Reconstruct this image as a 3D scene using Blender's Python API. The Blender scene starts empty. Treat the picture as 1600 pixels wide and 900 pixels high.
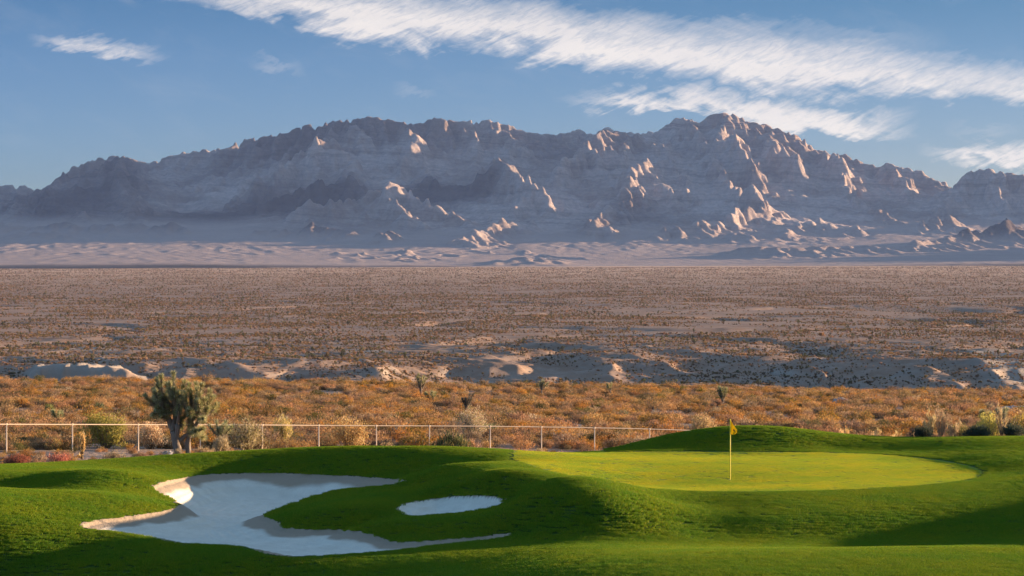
import bpy, math, random
import numpy as np
from mathutils import Vector
R = math.radians
rnd = random.Random(11)
rng = np.random.default_rng(7)
S = bpy.context.scene
COL = S.collection
F = 3778.0          # focal length in photo pixels (85 mm lens, 1600 px wide picture)
CAMZ = 7.0          # eye height above the putting green
HOR = 440.0         # picture row of the level line
SUN_AZ = 22.0       # degrees from +X towards +Y
SUN_EL = 5.8

# ---------------------------------------------------------------- noise
_perm = np.concatenate([np.random.default_rng(3).permutation(4096)] * 2)
def _h(ix, iy, s):
    return _perm[(_perm[(ix + s * 131) & 4095] + iy) & 4095]
def gnoise(x, y, s=0):
    x = np.asarray(x, float); y = np.asarray(y, float)
    ix = np.floor(x).astype(np.int64); iy = np.floor(y).astype(np.int64)
    fx = x - ix; fy = y - iy
    u = fx * fx * fx * (fx * (fx * 6 - 15) + 10); v = fy * fy * fy * (fy * (fy * 6 - 15) + 10)
    def g(dx, dy):
        a = _h(ix + dx, iy + dy, s) * (2 * math.pi / 4096.0)
        return np.cos(a) * (fx - dx) + np.sin(a) * (fy - dy)
    a = g(0, 0) * (1 - u) + g(1, 0) * u
    b = g(0, 1) * (1 - u) + g(1, 1) * u
    return (a * (1 - v) + b * v) * 1.5
def fbm(x, y, o=5, s=0, gain=.5, lac=2.03):
    r = 0; a = 1.0; n = 0
    for i in range(o):
        r = r + a * gnoise(x, y, s + i); n += a
        x = x * lac + 17.3; y = y * lac - 9.1; a *= gain
    return r / n
def ridged(x, y, o=5, s=0, gain=.5, lac=2.03):
    r = 0; a = 1.0; n = 0; w = 1.0
    for i in range(o):
        v = (1 - np.abs(gnoise(x, y, s + i)) * 1.4) ** 2
        r = r + a * v * w; n += a; w = np.clip(v, 0, 1)
        x = x * lac + 17.3; y = y * lac - 9.1; a *= gain
    return r / n
def sstep(a, b, x):
    t = np.clip((x - a) / (b - a), 0, 1); return t * t * (3 - 2 * t)
def zrow(row, d):
    return CAMZ - (row - HOR) * d / F
def xpx(px, d):
    return (px - 800.0) * d / F

# ---------------------------------------------------------------- object helpers
def tag(o, label=None, cat=None, group=None, kind=None):
    if label: o['label'] = label
    if cat: o['category'] = cat
    if group: o['group'] = group
    if kind: o['kind'] = kind
    return o
def empty(name, loc=(0, 0, 0)):
    o = bpy.data.objects.new(name, None); COL.objects.link(o); o.location = loc; o.empty_display_size = .2
    return o
def npmesh(name, verts, faces, mat=None, smooth=False, attrs=None):
    """verts (n,3) array; faces: (m,k) array of equal sized faces or list"""
    me = bpy.data.meshes.new(name)
    verts = np.asarray(verts, np.float32)
    if isinstance(faces, np.ndarray):
        m, k = faces.shape
        me.vertices.add(len(verts)); me.vertices.foreach_set('co', verts.ravel())
        me.loops.add(m * k); me.loops.foreach_set('vertex_index', faces.astype(np.int32).ravel())
        me.polygons.add(m); me.polygons.foreach_set('loop_start', np.arange(0, m * k, k, dtype=np.int32))
        me.update(calc_edges=True)
    else:
        me.from_pydata(verts.tolist(), [], faces); me.update()
    if smooth: me.polygons.foreach_set('use_smooth', np.ones(len(me.polygons), bool))
    for nm, arr in (attrs or {}).items():
        arr = np.asarray(arr, np.float32)
        if arr.ndim == 1:
            a = me.attributes.new(nm, 'FLOAT', 'POINT'); a.data.foreach_set('value', arr)
        else:
            a = me.attributes.new(nm, 'FLOAT_COLOR', 'POINT')
            if arr.shape[1] == 3: arr = np.concatenate([arr, np.ones((len(arr), 1), np.float32)], 1)
            a.data.foreach_set('color', arr.ravel())
    if mat: me.materials.append(mat)
    return me
def link(name, me, parent=None, loc=None):
    o = bpy.data.objects.new(name, me); COL.objects.link(o)
    if parent: o.parent = parent
    if loc is not None: o.location = loc
    return o
def gridfaces(ny, nx):
    i = np.arange(ny - 1)[:, None] * nx + np.arange(nx - 1)[None, :]
    i = i.ravel()
    return np.stack([i, i + 1, i + nx + 1, i + nx], 1)
def copy_tree(o, loc=None, rz=0, sc=1, parent=None):
    c = o.copy(); COL.objects.link(c)
    if parent: c.parent = parent
    else:
        c.location = loc; c.rotation_euler = (0, 0, rz); c.scale = (sc, sc, sc) if not hasattr(sc, '__len__') else sc
    for ch in list(o.children): copy_tree(ch, parent=c)
    return c

# ---------------------------------------------------------------- material helpers
class NT:
    def __init__(s, name, rough=.9, spec=.15):
        s.m = bpy.data.materials.new(name); s.m.use_nodes = True
        s.t = s.m.node_tree; s.n = s.t.nodes; s.l = s.t.links
        s.b = s.n['Principled BSDF']; s.out = s.n['Material Output']
        s.b.inputs['Roughness'].default_value = rough
        s.b.inputs['Specular IOR Level'].default_value = spec
    def node(s, ty, **kw):
        n = s.n.new(ty)
        for k, v in kw.items():
            if k.startswith('_'): setattr(n, k[1:], v)
        return n
    def set(s, sock, v):
        if isinstance(v, bpy.types.NodeSocket): s.l.new(v, sock)
        else: sock.default_value = v
    def noise(s, vec, scale, detail=4, rough=.55, dist=0, out='Fac'):
        n = s.n.new('ShaderNodeTexNoise'); s.set(n.inputs['Vector'], vec)
        n.inputs['Scale'].default_value = scale; n.inputs['Detail'].default_value = detail
        n.inputs['Roughness'].default_value = rough; n.inputs['Distortion'].default_value = dist
        return n.outputs[out]
    def mapr(s, v, a, b, c=0, d=1):
        n = s.n.new('ShaderNodeMapRange'); s.set(n.inputs['Value'], v)
        for k, x in zip(('From Min', 'From Max', 'To Min', 'To Max'), (a, b, c, d)): n.inputs[k].default_value = x
        return n.outputs[0]
    def mix(s, f, a, b, mode='MIX'):
        n = s.n.new('ShaderNodeMix'); n.data_type = 'RGBA'; n.blend_type = mode
        s.set(n.inputs[0], f)
        for i, v in ((6, a), (7, b)):
            if isinstance(v, tuple) and len(v) == 3: v = v + (1,)
            s.set(n.inputs[i], v)
        return n.outputs[2]
    def math(s, op, a, b=0.0, c=0.0):
        n = s.n.new('ShaderNodeMath'); n.operation = op
        s.set(n.inputs[0], a); s.set(n.inputs[1], b); s.set(n.inputs[2], c)
        return n.outputs[0]
    def attr(s, name, out='Fac'):
        n = s.n.new('ShaderNodeAttribute'); n.attribute_name = name; return n.outputs[out]
    def pos(s):
        return s.n.new('ShaderNodeNewGeometry').outputs['Position']
    def scale(s, vec, xyz):
        n = s.n.new('ShaderNodeVectorMath'); n.operation = 'MULTIPLY'; s.set(n.inputs[0], vec); n.inputs[1].default_value = xyz
        return n.outputs[0]
    def ramp(s, f, stops):
        n = s.n.new('ShaderNodeValToRGB'); s.set(n.inputs[0], f)
        e = n.color_ramp.elements
        while len(e) < len(stops): e.new(.5)
        for x, (p, c) in zip(e, stops): x.position = p; x.color = (c + (1,)) if len(c) == 3 else c
        return n.outputs[0]
    def base(s, c): s.set(s.b.inputs['Base Color'], c if not (isinstance(c, tuple) and len(c) == 3) else c + (1,))
    def bump(s, h, strength, dist):
        n = s.n.new('ShaderNodeBump'); s.set(n.inputs['Height'], h)
        n.inputs['Strength'].default_value = strength; n.inputs['Distance'].default_value = dist
        s.l.new(n.outputs[0], s.b.inputs['Normal']); return n.outputs[0]
    def translucent(s, col, fac):
        t = s.n.new('ShaderNodeBsdfTranslucent'); s.set(t.inputs['Color'], col if not (isinstance(col, tuple) and len(col) == 3) else col + (1,))
        mx = s.n.new('ShaderNodeMixShader'); mx.inputs[0].default_value = fac
        s.l.new(s.b.outputs[0], mx.inputs[1]); s.l.new(t.outputs[0], mx.inputs[2]); s.l.new(mx.outputs[0], s.out.inputs['Surface'])
# ================================================================ near surface (thin plate spline through surveyed points)
# (photo px, photo row, height) -> world point; the height sets the distance
GP = []
def P(px, row, z): d = F * (CAMZ - z) / (row - HOR); GP.append((xpx(px, d), d, z))
def D(px, d, z): GP.append((xpx(px, d), d, z))
# putting green plateau
for px, row in ((900,709),(1000,706),(1100,705),(1200,706),(1300,708),(1400,712),(1480,722),(1525,738),
                (1480,755),(1380,762),(1280,766),(1180,768),(1080,768),(990,763),(920,752),(1000,730),(1150,735),(1300,735),(1420,735),(1150,718),(1300,720)):
    P(px, row, 0.0)
# bank behind the green
for px, row in ((950,702),(1000,691),(1050,680),(1100,672.5),(1150,668.5),(1200,668.5),(1240,672),(1290,679),(1350,683.5),(1420,685),(1500,683.5),(1600,682.5),(1700,681)):
    D(px, 103.2, zrow(row, 103.2))
for px in (1100, 1200): D(px, 101.0, .22)
D(1300,101.2,.06); D(1400,100.5,.03)
P(1560,712,.22); P(1600,720,.25); P(1600,700,.3)
for px, z in ((900,-1.6),(1000,-1.3),(1100,-.9),(1200,-.9),(1300,-1.0),(1400,-1.0),(1500,-.7),(1600,-.6),(1750,-.6)): D(px, 110, z)
# left crest along the desert edge
for px, row, d in ((-120,729,96),(0,726.5,97),(100,723,97.5),(200,717.5,98.5),(300,711,99.5),(400,705,100.4),(480,700,100.8),(560,697.5,100.2),(640,700,97.8),(700,703,96.9),(760,706.5,96.2),(800,709,95.3)):
    D(px, d, zrow(row, d))
# ground along the fence and behind
for px, d, z in ((-150,110,-.85),(0,110,-.8),(150,113,-.95),(300,117,-1.2),(500,122,-1.55),(700,126,-1.85),(929,131,-2.2),(1100,134,-2.6),(1290,138,-3.1),(1410,140,-3.3),(1600,144,-3.5),(1800,148,-3.6)): D(px, d, z)
for px in range(-200,2000,200):
    for d in (165, 190): D(px, d, np.interp(d, (125,160,200), (-1.9,-2.9,-4.1)) - 1.9*px/1600.*float((lambda t:t*t*(3-2*t))((d-140)/160.)))
for px, d, z in ((-120,101.5,-.72),(0,102,-.75),(200,104,-.8),(400,106,-.85),(600,107,-.95),(800,107,-1.2)): D(px, d, z)
# bunker: far rim, left lobe, near rim
for px, row, z in ((237,762,-.5),(275,748,-.55),(350,740,-.65),(480,741,-.68),(590,747,-.62),(643,751,-.55),
                   (278,790,-.75),(200,807,-.7),(124,820,-.68),(190,832,-.85),(255,843,-.9),(330,850,-.92),(405,860,-.95),(460,869,-.98),(520,867,-.97),(600,860,-.92),(700,849,-.85),(800,837,-.75),
                   (610,845,-.98),(560,830,-.98),(470,828,-1.0),(438,822,-1.0),(412,806,-.98),(470,782,-.75),(530,765,-.6),(590,759,-.55)):
    P(px, row, z)
# tongue and ridge between bunker and green
for px, row, z in ((560,790,-.42),(500,802,-.62),(520,785,-.5),(600,770,-.33),(650,760,-.25),(640,830,-.78),(580,815,-.62),(700,822,-.6),(760,815,-.45),(700,742,.12),(700,727,.3),(780,736,.52),(860,748,.6),(920,765,.5),
                   (955,785,.26),(960,805,-.12),(925,826,-.42),(860,836,-.62),(830,770,.12),(860,800,-.12),(790,795,-.36),
                   (705,790,-.42),(625,795,-.5),(700,776,-.32),(780,781,-.22),(700,804,-.5)):
    P(px, row, z)
# left side mounds
for px, row, z in ((190,738,.02),(130,741,0),(60,737,-.12),(0,742,-.12),(-100,745,-.1),(30,760,-.42),(80,768,-.35),(150,770,-.2),(100,800,-.45),(0,790,-.15),(-100,790,0),(40,830,-.7),(0,860,-1.12),(120,860,-1.2),(250,880,-1.25),
                   (0,900,-1.75),(200,905,-1.65),(400,905,-1.45),(600,900,-1.2),(750,890,-.75),(-150,900,-1.8)):
    P(px, row, z)
# right foreground: hollow below the green, swell in front
for px, row, z in ((1050,785,-.12),(1200,785,-.12),(1350,782,-.12),(1480,775,-.08),(1560,765,0),(1050,815,-.38),(1200,810,-.34),(1350,805,-.32),(1500,800,-.28),(1600,795,-.18),
                   (1000,840,-.6),(1150,842,-.7),(1300,840,-.72),(1450,838,-.7),(1600,836,-.6),(900,856,-.6),(1050,862,-.3),(1200,860,-.12),(1350,858,-.08),(1500,856,-.02),(1600,855,0),
                   (900,890,-.25),(1100,893,-.02),(1300,893,.02),(1500,893,.05),(1600,893,.05)):
    P(px, row, z)
for px, d, z in ((1800,75,.1),(1800,62,.1),(1750,90,.3),(1900,82,.75),(1800,79,.35),(2050,84,.9),(760,101,-.15),(680,102,-.35),(1850,100,.4),(2000,72,.9),(2000,92,1.0),(-200,75,.1),(-200,56,-1.3),(800,55,-.5),(1600,54,0),(2000,60,.6),(400,54,-1.6),(100,54,-1.6),(-200,62,-1.2)): D(px, d, z)  # mostly off-frame ground; rise at right raised to shade the hollow
GPa = np.array(GP)
def _tps_fit(P3, lam):
    n = len(P3); X = P3[:, :2] / 10
    r2 = ((X[:, None] - X[None]) ** 2).sum(-1)
    K = .5 * r2 * np.log(r2 + 1e-9)
    A = np.zeros((n + 3, n + 3)); A[:n, :n] = K + lam * np.eye(n)
    A[:n, n] = 1; A[:n, n + 1:] = X; A[n, :n] = 1; A[n + 1:, :n] = X.T
    b = np.concatenate([P3[:, 2], np.zeros(3)])
    return X, np.linalg.solve(A, b)
_TX, _TW = _tps_fit(GPa, .004)
def tps(x, y):
    x = np.asarray(x, float); y = np.asarray(y, float); sh = x.shape
    q = np.stack([x.ravel(), y.ravel()], 1) / 10
    out = np.empty(len(q))
    for i in range(0, len(q), 40000):
        qq = q[i:i + 40000]
        r2 = (qq[:, :1] - _TX[None, :, 0]) ** 2 + (qq[:, 1:2] - _TX[None, :, 1]) ** 2
        out[i:i + 40000] = (.5 * r2 * np.log(r2 + 1e-9)) @ _TW[:-3] + _TW[-3] + qq @ _TW[-2:]
    return out.reshape(sh)

# ---------------------------------------------------------------- desert profile
_kd = np.array([100, 125, 160, 200, 250, 300, 330, 400, 500, 600, 680, 1000])
_kz = np.array([-.8, -1.9, -2.9, -4.1, -5.1, -5.8, -6.5, -13, -19, -23.5, -25.5, -27])
_ud = np.array([600, 760, 900, 1200, 1800, 3000, 4500, 6500, 8500, 9300, 10500])
_uz = np.array([-17.5, -17.6, -18.6, -18.3, -16.3, -8.5, 7., 33., 59., 64., 78.])
def far_z(x, y):
    px = np.clip(800 + F * x / np.maximum(y, 1), -600, 2200)
    d = y
    near = np.interp(d, _kd, _kz)
    up = np.interp(d, _ud, _uz)
    t = px / 1600.
    near = near - 1.9 * t * sstep(140, 300, d) + .35 * fbm(x / 28, y / 28, 4, 5) * sstep(115, 170, d)
    # eroded scarp on the far side of the wash
    wx = x + 26 * fbm(x / 70, y / 70, 3, 21); wy = y + 26 * fbm(x / 60, y / 60, 3, 31)
    edge = 735 + 70 * fbm(wx / 150, wy / 220, 4, 41) - 40 * (ridged(wx / 55, wy / 120, 3, 51) - .5) + 60 * sstep(500, 900, px) * (1 - sstep(1000, 1400, px))
    t1 = sstep(0, 1, (d - edge) / 80.)
    t1 = t1 + .10 * np.sin(t1 * 2 * math.pi * 2 + 3 * fbm(x / 50, y / 90, 2, 57)) * (t1 > 0) * (t1 < 1) * .5
    low = near + 1.5 * ridged(x / 40, y / 60, 3, 61) * sstep(560, 640, d)
    z = low * (1 - t1) + up * t1
    # second step and gullies cut in the plain
    rel = sstep(740, 800, d) * (1 - sstep(1500, 3800, d))
    e2 = 990 + 120 * fbm(x / 170 + 9, y / 300, 4, 71) - 60 * (ridged(x / 90, y / 130, 3, 75) - .5)
    z = z - 2.6 * (1 - sstep(0, 1, (d - e2) / 45.)) * sstep(760, 850, d) * (.5 + .9 * gnoise(x / 160, y / 400, 77))
    g = np.clip(ridged(wx / 210, wy / 330, 2, 81) - .62, 0, 1)
    z = z - 9.0 * g * rel
    # long arroyo on the right
    a = (y - (1950 + 1.2 * (-(x - 330)) + 160 * fbm(x / 150, 3.3, 3, 91)))
    z = z - 5.5 * np.exp(-(a / 130.) ** 2) * sstep(230, 330, x) * (1 - sstep(1100, 1400, x))
    z = z + (.9 * fbm(x / 60, y / 80, 4, 95)) * sstep(760, 900, d) + 1.2 * fbm(x / 400, y / 700, 3, 97) * sstep(1200, 2500, d)
    z = z - 9.0 * (1 - t) * sstep(3500, 8500, d) 
    return z
def surf(x, y):
    """the one natural surface: course, desert and plain"""
    x = np.asarray(x, float); y = np.asarray(y, float)
    w = sstep(145, 185, y)
    zn = np.zeros_like(x)
    m = w < 1
    if m.any(): zn[m] = tps(x[m], y[m])
    f = np.where(w > 0, far_z(x, y), 0)
    # keep the fence ground where it was surveyed, then ease into the far profile
    return zn * (1 - w) + f * w
def pix(px, row, it=25):
    """where the ray of a photo pixel meets the near surface"""
    px = np.asarray(px, float); row = np.asarray(row, float)
    d = F * (CAMZ + .4) / (row - HOR)
    for _ in range(it):
        z = tps(xpx(px, d), d); d = .5 * d + .5 * F * (CAMZ - z) / (row - HOR)
    return np.stack([xpx(px, d), d], -1)
def smooth_poly(pts, n=3):
    p = np.array(pts, float)
    for _ in range(n):   # Chaikin
        q = np.roll(p, -1, 0); p = np.stack([.75 * p + .25 * q, .25 * p + .75 * q], 1).reshape(-1, 2)
    return p
def sdist(poly, x, y):
    """signed distance (positive inside) to a closed polygon"""
    sh = x.shape; x = x.ravel(); y = y.ravel(); out = np.full(x.shape, -9.)
    mn = poly.min(0) - 2; mx = poly.max(0) + 2
    idx = np.where((x > mn[0]) & (x < mx[0]) & (y > mn[1]) & (y < mx[1]))[0]
    for c in np.array_split(idx, max(1, len(idx) // 20000)):
        px, py = x[c], y[c]; best = np.full(len(c), 1e9); ins = np.zeros(len(c), bool)
        for (ax, ay), (bx, by) in zip(poly, np.roll(poly, -1, 0)):
            ex, ey = bx - ax, by - ay; L = ex * ex + ey * ey + 1e-12
            t = np.clip(((px - ax) * ex + (py - ay) * ey) / L, 0, 1)
            best = np.minimum(best, (px - ax - t * ex) ** 2 + (py - ay - t * ey) ** 2)
            cr = (ay > py) != (by > py)
            ins ^= cr & (px < ex * (py - ay) / (ey if abs(ey) > 1e-12 else 1e-12) + ax)
        out[c] = np.sqrt(best) * np.where(ins, 1, -1)
    return out.reshape(sh)
BUNK1 = [(124,820),(150,812),(200,807),(250,800),(276,793),(278,787),(262,776),(245,769),(236,762),(250,754),(275,748),(310,742.5),(350,740),(420,739),(480,741),(540,744),(590,747),(645,751),
 (610,757),(570,761),(530,765),(500,772),(470,782),(440,793),(415,801),(411,807),(430,812),(436,824),(470,828),(520,827),(560,830),(590,838),(610,846),(640,848),(700,843),(760,838),(812,834),
 (765,842),(700,849),(640,857),(580,862),(520,867),(460,869),(420,866),(405,860),(380,853),(330,850),(280,848),(255,843),(225,836),(190,831),(160,828),(138,826)]
BUNK2 = [(619,792),(640,785),(680,779),(720,775),(760,775),(785,780),(788,785),(770,792),(740,798),(700,803),(650,806),(630,803)]
GREEN = [(790,713),(850,708.5),(920,706.5),(1000,705.5),(1100,705),(1200,705.5),(1300,707),(1400,711),(1470,718),(1525,729),(1540,740),(1515,751),(1420,760),(1300,766),(1200,768),(1100,768),(1000,764),(920,754),(870,741),(820,725)]
pb1 = pix(*smooth_poly(BUNK1, 2).T); pb2 = pix(*smooth_poly(BUNK2, 2).T); pgr = pix(*smooth_poly(GREEN, 3).T)
EP = np.array([-200, 0, 200, 400, 560, 700, 800, 900, 1000, 1100, 1250, 1400, 1600, 2200])
ED = np.array([97, 98, 99.5, 101.5, 102, 101, 100.3, 101.5, 103.5, 105, 105, 104.3, 104.3, 104.3])
def grass_edge(px): return np.interp(px, EP, ED)

# ================================================================ golf course sheet
pxs = np.concatenate([np.arange(-260, -20, 8), np.arange(-20, 1620, 1.9), np.arange(1620, 2150, 8)])
ds = np.concatenate([np.arange(40, 57, .8), np.arange(57, 107.5, .115)])
gp, gd = np.meshgrid(pxs, ds)
gx = xpx(gp, gd); gy = gd
gz = tps(gx, gy)
s1 = sdist(pb1, gx, gy); s2 = sdist(pb2, gx, gy); sg = sdist(pgr, gx, gy)
wig = .05 * fbm(gx * 1.7, gy * 1.7, 3, 101) + .025 * gnoise(gx * 6, gy * 6, 105)
sb = np.maximum(s1, s2) + wig
sand = gz - .10 * sstep(0, .12, sb) - (.16 + .38 * sstep(79, 87, gy)) * sstep(.1, 1.5, s1) - .22 * sstep(.1, 1.0, s2)
# rake furrows follow the rim at a distance
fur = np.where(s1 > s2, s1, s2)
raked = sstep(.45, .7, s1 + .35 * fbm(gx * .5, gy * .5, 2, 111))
sandz = sand +   .024 * np.sin(fur * 2 * math.pi / .36) * np.maximum(raked, sstep(0.1, .2, s2)) + .035 * fbm(gx * 4, gy * 5, 3, 115) * (1 - .8 * raked)
E = grass_edge(gp) + .5 * fbm(gx * .8, gy * .8, 3, 121)
past = gd - E
greenw = sstep(-.15, .1, sg)
gzz = gz + .016 * fbm(gx * 1.2, gy * 1.2, 3, 125) * (1 - greenw)
gzz = gzz + .05 * sstep(0, -.25, sb) * 0
gzz = np.where(sb > 0, sand - .05 - .35 * sstep(.0, .15, sb), gzz)
gzz = gzz - .6 * sstep(0, .5, past)
ny, nx = gx.shape
fa = gridfaces(ny, nx)
keep = ~((sb.ravel()[fa] > .35).all(1) | (past.ravel()[fa] > .8).all(1))
V = np.stack([gx, gy, gzz], -1).reshape(-1, 3)
def submesh(name, V, fa, mat, attrs=None):
    used = np.unique(fa); remap = np.full(len(V), -1, np.int64); remap[used] = np.arange(len(used))
    at = {k: v.reshape(len(V), -1)[used].squeeze() for k, v in (attrs or {}).items()}
    return npmesh(name, V[used], remap[fa], mat, True, at)

# ---- materials of the course
def grass_mat(name, c1, c2, c3, rough=.85, sheen=.0, fine=(3.0, 40.0), stripes=False):
    t = NT(name, rough, .12)
    p = t.pos()
    a = t.noise(p, .35, 4, .6); b = t.noise(p, fine[0], 4, .65); c = t.noise(p, fine[1], 3, .7)
    col = t.mix(t.mapr(a, .35, .65), c1, c2)
    col = t.mix(t.mapr(b, .4, .75, 0, .8), col, c3)
    dry = t.noise(t.scale(p, (1, 1, 0)), .9, 5, .7); col = t.mix(t.mapr(dry, .62, .82, 0, .35), col, (.16, .15, .04))
    col = t.mix(t.mapr(c, .3, .7, 0, .55), col, t.mix(1.0, col, (.45, .5, .35), 'MULTIPLY'))
    t.base(col)
    t.b.inputs['Sheen Weight'].default_value = sheen
    t.b.inputs['Sheen Tint'].default_value = (.6, .8, .2, 1)
    h = t.math('ADD', t.math('MULTIPLY', c, .6), b)
    t.bump(h, .9, .05 if not stripes else .012)
    return t.m
M_turf = grass_mat('turf_grass', (.024, .066, .006), (.038, .084, .007), (.060, .094, .010))
M_green = grass_mat('putting_green_grass', (.165, .235, .014), (.20, .26, .018), (.22, .265, .028), .8, .0, (1.2, 60.0), True)
t = NT('bunker_sand', .95, .1); p = t.pos()
n1 = t.noise(p, 1.3, 4, .6); n2 = t.noise(p, 30, 4, .75)
c = t.mix(t.mapr(n1, .3, .7), (.72, .67, .55), (.86, .81, .68))
c = t.mix(t.mapr(n2, .35, .75, 0, .5), c, (.50, .46, .39))
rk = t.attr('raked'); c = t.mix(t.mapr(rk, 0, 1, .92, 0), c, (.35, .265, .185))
t.base(c); t.bump(t.math('ADD', n2, t.math('MULTIPLY', t.noise(p, 9, 4, .7), 1.2)), .8, .035)
M_sand = t.m

isg = (sg.ravel()[fa] > 0).all(1)
turf = link('turf', submesh('turf', V, fa[keep & ~isg], M_turf)); tag(turf, kind='structure')
green = link('putting_green', submesh('putting_green', V, fa[keep & isg], M_green)); tag(green, kind='structure')
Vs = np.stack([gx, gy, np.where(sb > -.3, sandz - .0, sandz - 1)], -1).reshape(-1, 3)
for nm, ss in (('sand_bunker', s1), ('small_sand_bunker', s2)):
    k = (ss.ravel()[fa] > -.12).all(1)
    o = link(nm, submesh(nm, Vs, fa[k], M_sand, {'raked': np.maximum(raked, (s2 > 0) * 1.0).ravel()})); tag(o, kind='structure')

# ---- turf blades: little tufts standing on the rough (nobody could count them)
M_blade = NT('grass_blades', .7, .15)
_c = M_blade.attr('Col', 'Color')
_n = M_blade.noise(M_blade.pos(), .5, 4, .6)
_cc = M_blade.mix(M_blade.mapr(_n, .35, .65), _c, M_blade.mix(1.0, _c, (1.5, 1.08, .8), 'MULTIPLY'))
_d = M_blade.noise(M_blade.pos(), 1.6, 5, .7)
_cc = M_blade.mix(M_blade.mapr(_d, .6, .8, 0, .35), _cc, (.26, .23, .06))
M_blade.base(_cc); M_blade.translucent(_cc, .38); M_blade = M_blade.m
def blade_patch(seed, n, size, h, w):
    r = np.random.default_rng(seed)
    x = r.uniform(-size / 2, size / 2, n); y = r.uniform(-size / 2, size / 2, n)
    a = r.uniform(0, 2 * math.pi, n); hh = h * r.uniform(.55, 1.15, n); lean = r.normal(0, .45, (n, 2)) * hh[:, None]
    dx = np.cos(a) * w / 2; dy = np.sin(a) * w / 2
    v = np.stack([np.stack([x - dx, y - dy, -.02 + 0 * x], 1), np.stack([x + dx, y + dy, -.02 + 0 * x], 1),
                  np.stack([x + lean[:, 0], y + lean[:, 1], hh], 1)], 1).reshape(-1, 3)
    f = np.arange(3 * n).reshape(-1, 3)
    base = np.array([[.095, .215, .010], [.155, .265, .012], [.235, .275, .022]])[r.choice(3, n, p=[.5, .35, .15])]
    base = base * r.uniform(.75, 1.2, (n, 1))
    return v, f, np.repeat(base, 3, 0)
def multi_patch(name, k, size, seed, n, h, w, mat):
    """one tuft patch mesh"""
    v, f, c = blade_patch(seed, n, size, h, w)
    return npmesh(name, v, f, mat, False, {'Col': c})

def scatter(name, pts, sources, scl, rotz, mat=None, idx=None):
    """one object that sets copies of the source objects' meshes on its points"""
    me = npmesh(name, pts, [], mat, False, {'scl': scl, 'rotz': rotz, 'idx': idx if idx is not None else rng.integers(0, len(sources), len(pts))})
    o = link(name, me)
    g = bpy.data.node_groups.new(name, 'GeometryNodeTree')
    g.interface.new_socket('Geometry', in_out='INPUT', socket_type='NodeSocketGeometry')
    g.interface.new_socket('Geometry', in_out='OUTPUT', socket_type='NodeSocketGeometry')
    gi = g.nodes.new('NodeGroupInput'); go = g.nodes.new('NodeGroupOutput')
    ip = g.nodes.new('GeometryNodeInstanceOnPoints'); j = g.nodes.new('GeometryNodeJoinGeometry')
    for s in reversed(sources):
        oi = g.nodes.new('GeometryNodeObjectInfo'); oi.inputs['Object'].default_value = s
        oi.inputs['As Instance'].default_value = True; oi.transform_space = 'ORIGINAL'
        g.links.new(oi.outputs['Geometry'], j.inputs[0])
    def na(nm, ty='FLOAT'):
        n = g.nodes.new('GeometryNodeInputNamedAttribute'); n.data_type = ty; n.inputs[0].default_value = nm
        return [q for q in n.outputs if q.enabled and q.name == 'Attribute'][0]
    ip.inputs['Pick Instance'].default_value = True
    cx = g.nodes.new('ShaderNodeCombineXYZ'); g.links.new(na('rotz'), cx.inputs['Z'])
    g.links.new(gi.outputs[0], ip.inputs['Points']); g.links.new(j.outputs[0], ip.inputs['Instance'])
    g.links.new(na('idx'), ip.inputs['Instance Index']); g.links.new(cx.outputs[0], ip.inputs['Rotation'])
    g.links.new(na('scl'), ip.inputs['Scale']); g.links.new(ip.outputs[0], go.inputs[0])
    md = o.modifiers.new('scatter', 'NODES'); md.node_group = g
    return o

# ---- desert floor
pxd = np.concatenate([np.arange(-1500, -60, 60), np.arange(-60, 1660, 4), np.arange(1660, 3200, 60)])
dd = np.concatenate([np.arange(90, 345, 1.0), np.arange(345, 560, 20), np.geomspace(560, 1300, 560), np.geomspace(1310, 4000, 420), np.geomspace(4050, 10800, 110)])
qp, qd = np.meshgrid(pxd, dd); qx = xpx(qp, qd); qy = qd
qz = surf(qx, qy)
qz = qz + np.where(qy > 560, 1.7 * (ridged(qx / 34, qy / 20, 4, 141) - .5) * sstep(560, 700, qy) * (1 - sstep(900, 1300, qy)), 0)
# pale caliche bluffs
pale_ = np.zeros_like(qx)
for px, d, rx, ry in ((80,735,80,20),(190,742,60,14),(135,735,90,20),(380,715,34,12),(450,712,40,9),(510,712,24,9),(742,770,30,22),(1550,860,50,60),(1590,780,60,40),(450,880,40,14),(560,930,50,12),(1250,700,60,12),(40,960,60,14),(150,930,60,14)):
    pale_ = np.maximum(pale_, np.exp(-(((qp - px) / rx) ** 2 + ((qd - d) / ry) ** 2) ** 2))
pale_ = np.clip(pale_ * (1.1 + 1.1 * fbm(qx / 9, qy / 9, 4, 151)), 0, 1)
bl = sstep(30, 60, qp) * (1 - sstep(180, 250, qp)) * sstep(714, 724, qd + 5 * ridged(qx / 7, qy / 40, 3, 155)) * (1 - sstep(748, 790, qd))
qz = qz + np.maximum((zrow(561, qd) + 1.2 * fbm(qx / 12, qy / 30, 3, 157) - 1.6 * (1 - ridged(qx / 5.5, qy / 60, 3, 159)) - 1.0 * (1 - ridged(qx / 22, qy / 90, 2, 161)) - .3 - qz) * bl, 0)
qz = qz - .45 * (1 - sstep(-.35, .35, qd - grass_edge(qp))) - 2.5 * (1 - sstep(-2.5, -1., qd - grass_edge(qp)))
t = NT('desert_soil', .95, .05); p = t.pos()
a = t.noise(p, .012, 5, .6); b = t.noise(t.scale(p, (.35, .35, 1)), .25, 5, .65); c_ = t.noise(p, 2.2, 4, .7)
col = t.mix(t.mapr(a, .35, .65), (.28, .175, .115), (.36, .235, .165))
col = t.mix(t.mapr(b, .42, .68, 0, .7), col, (.42, .32, .255))
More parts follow.
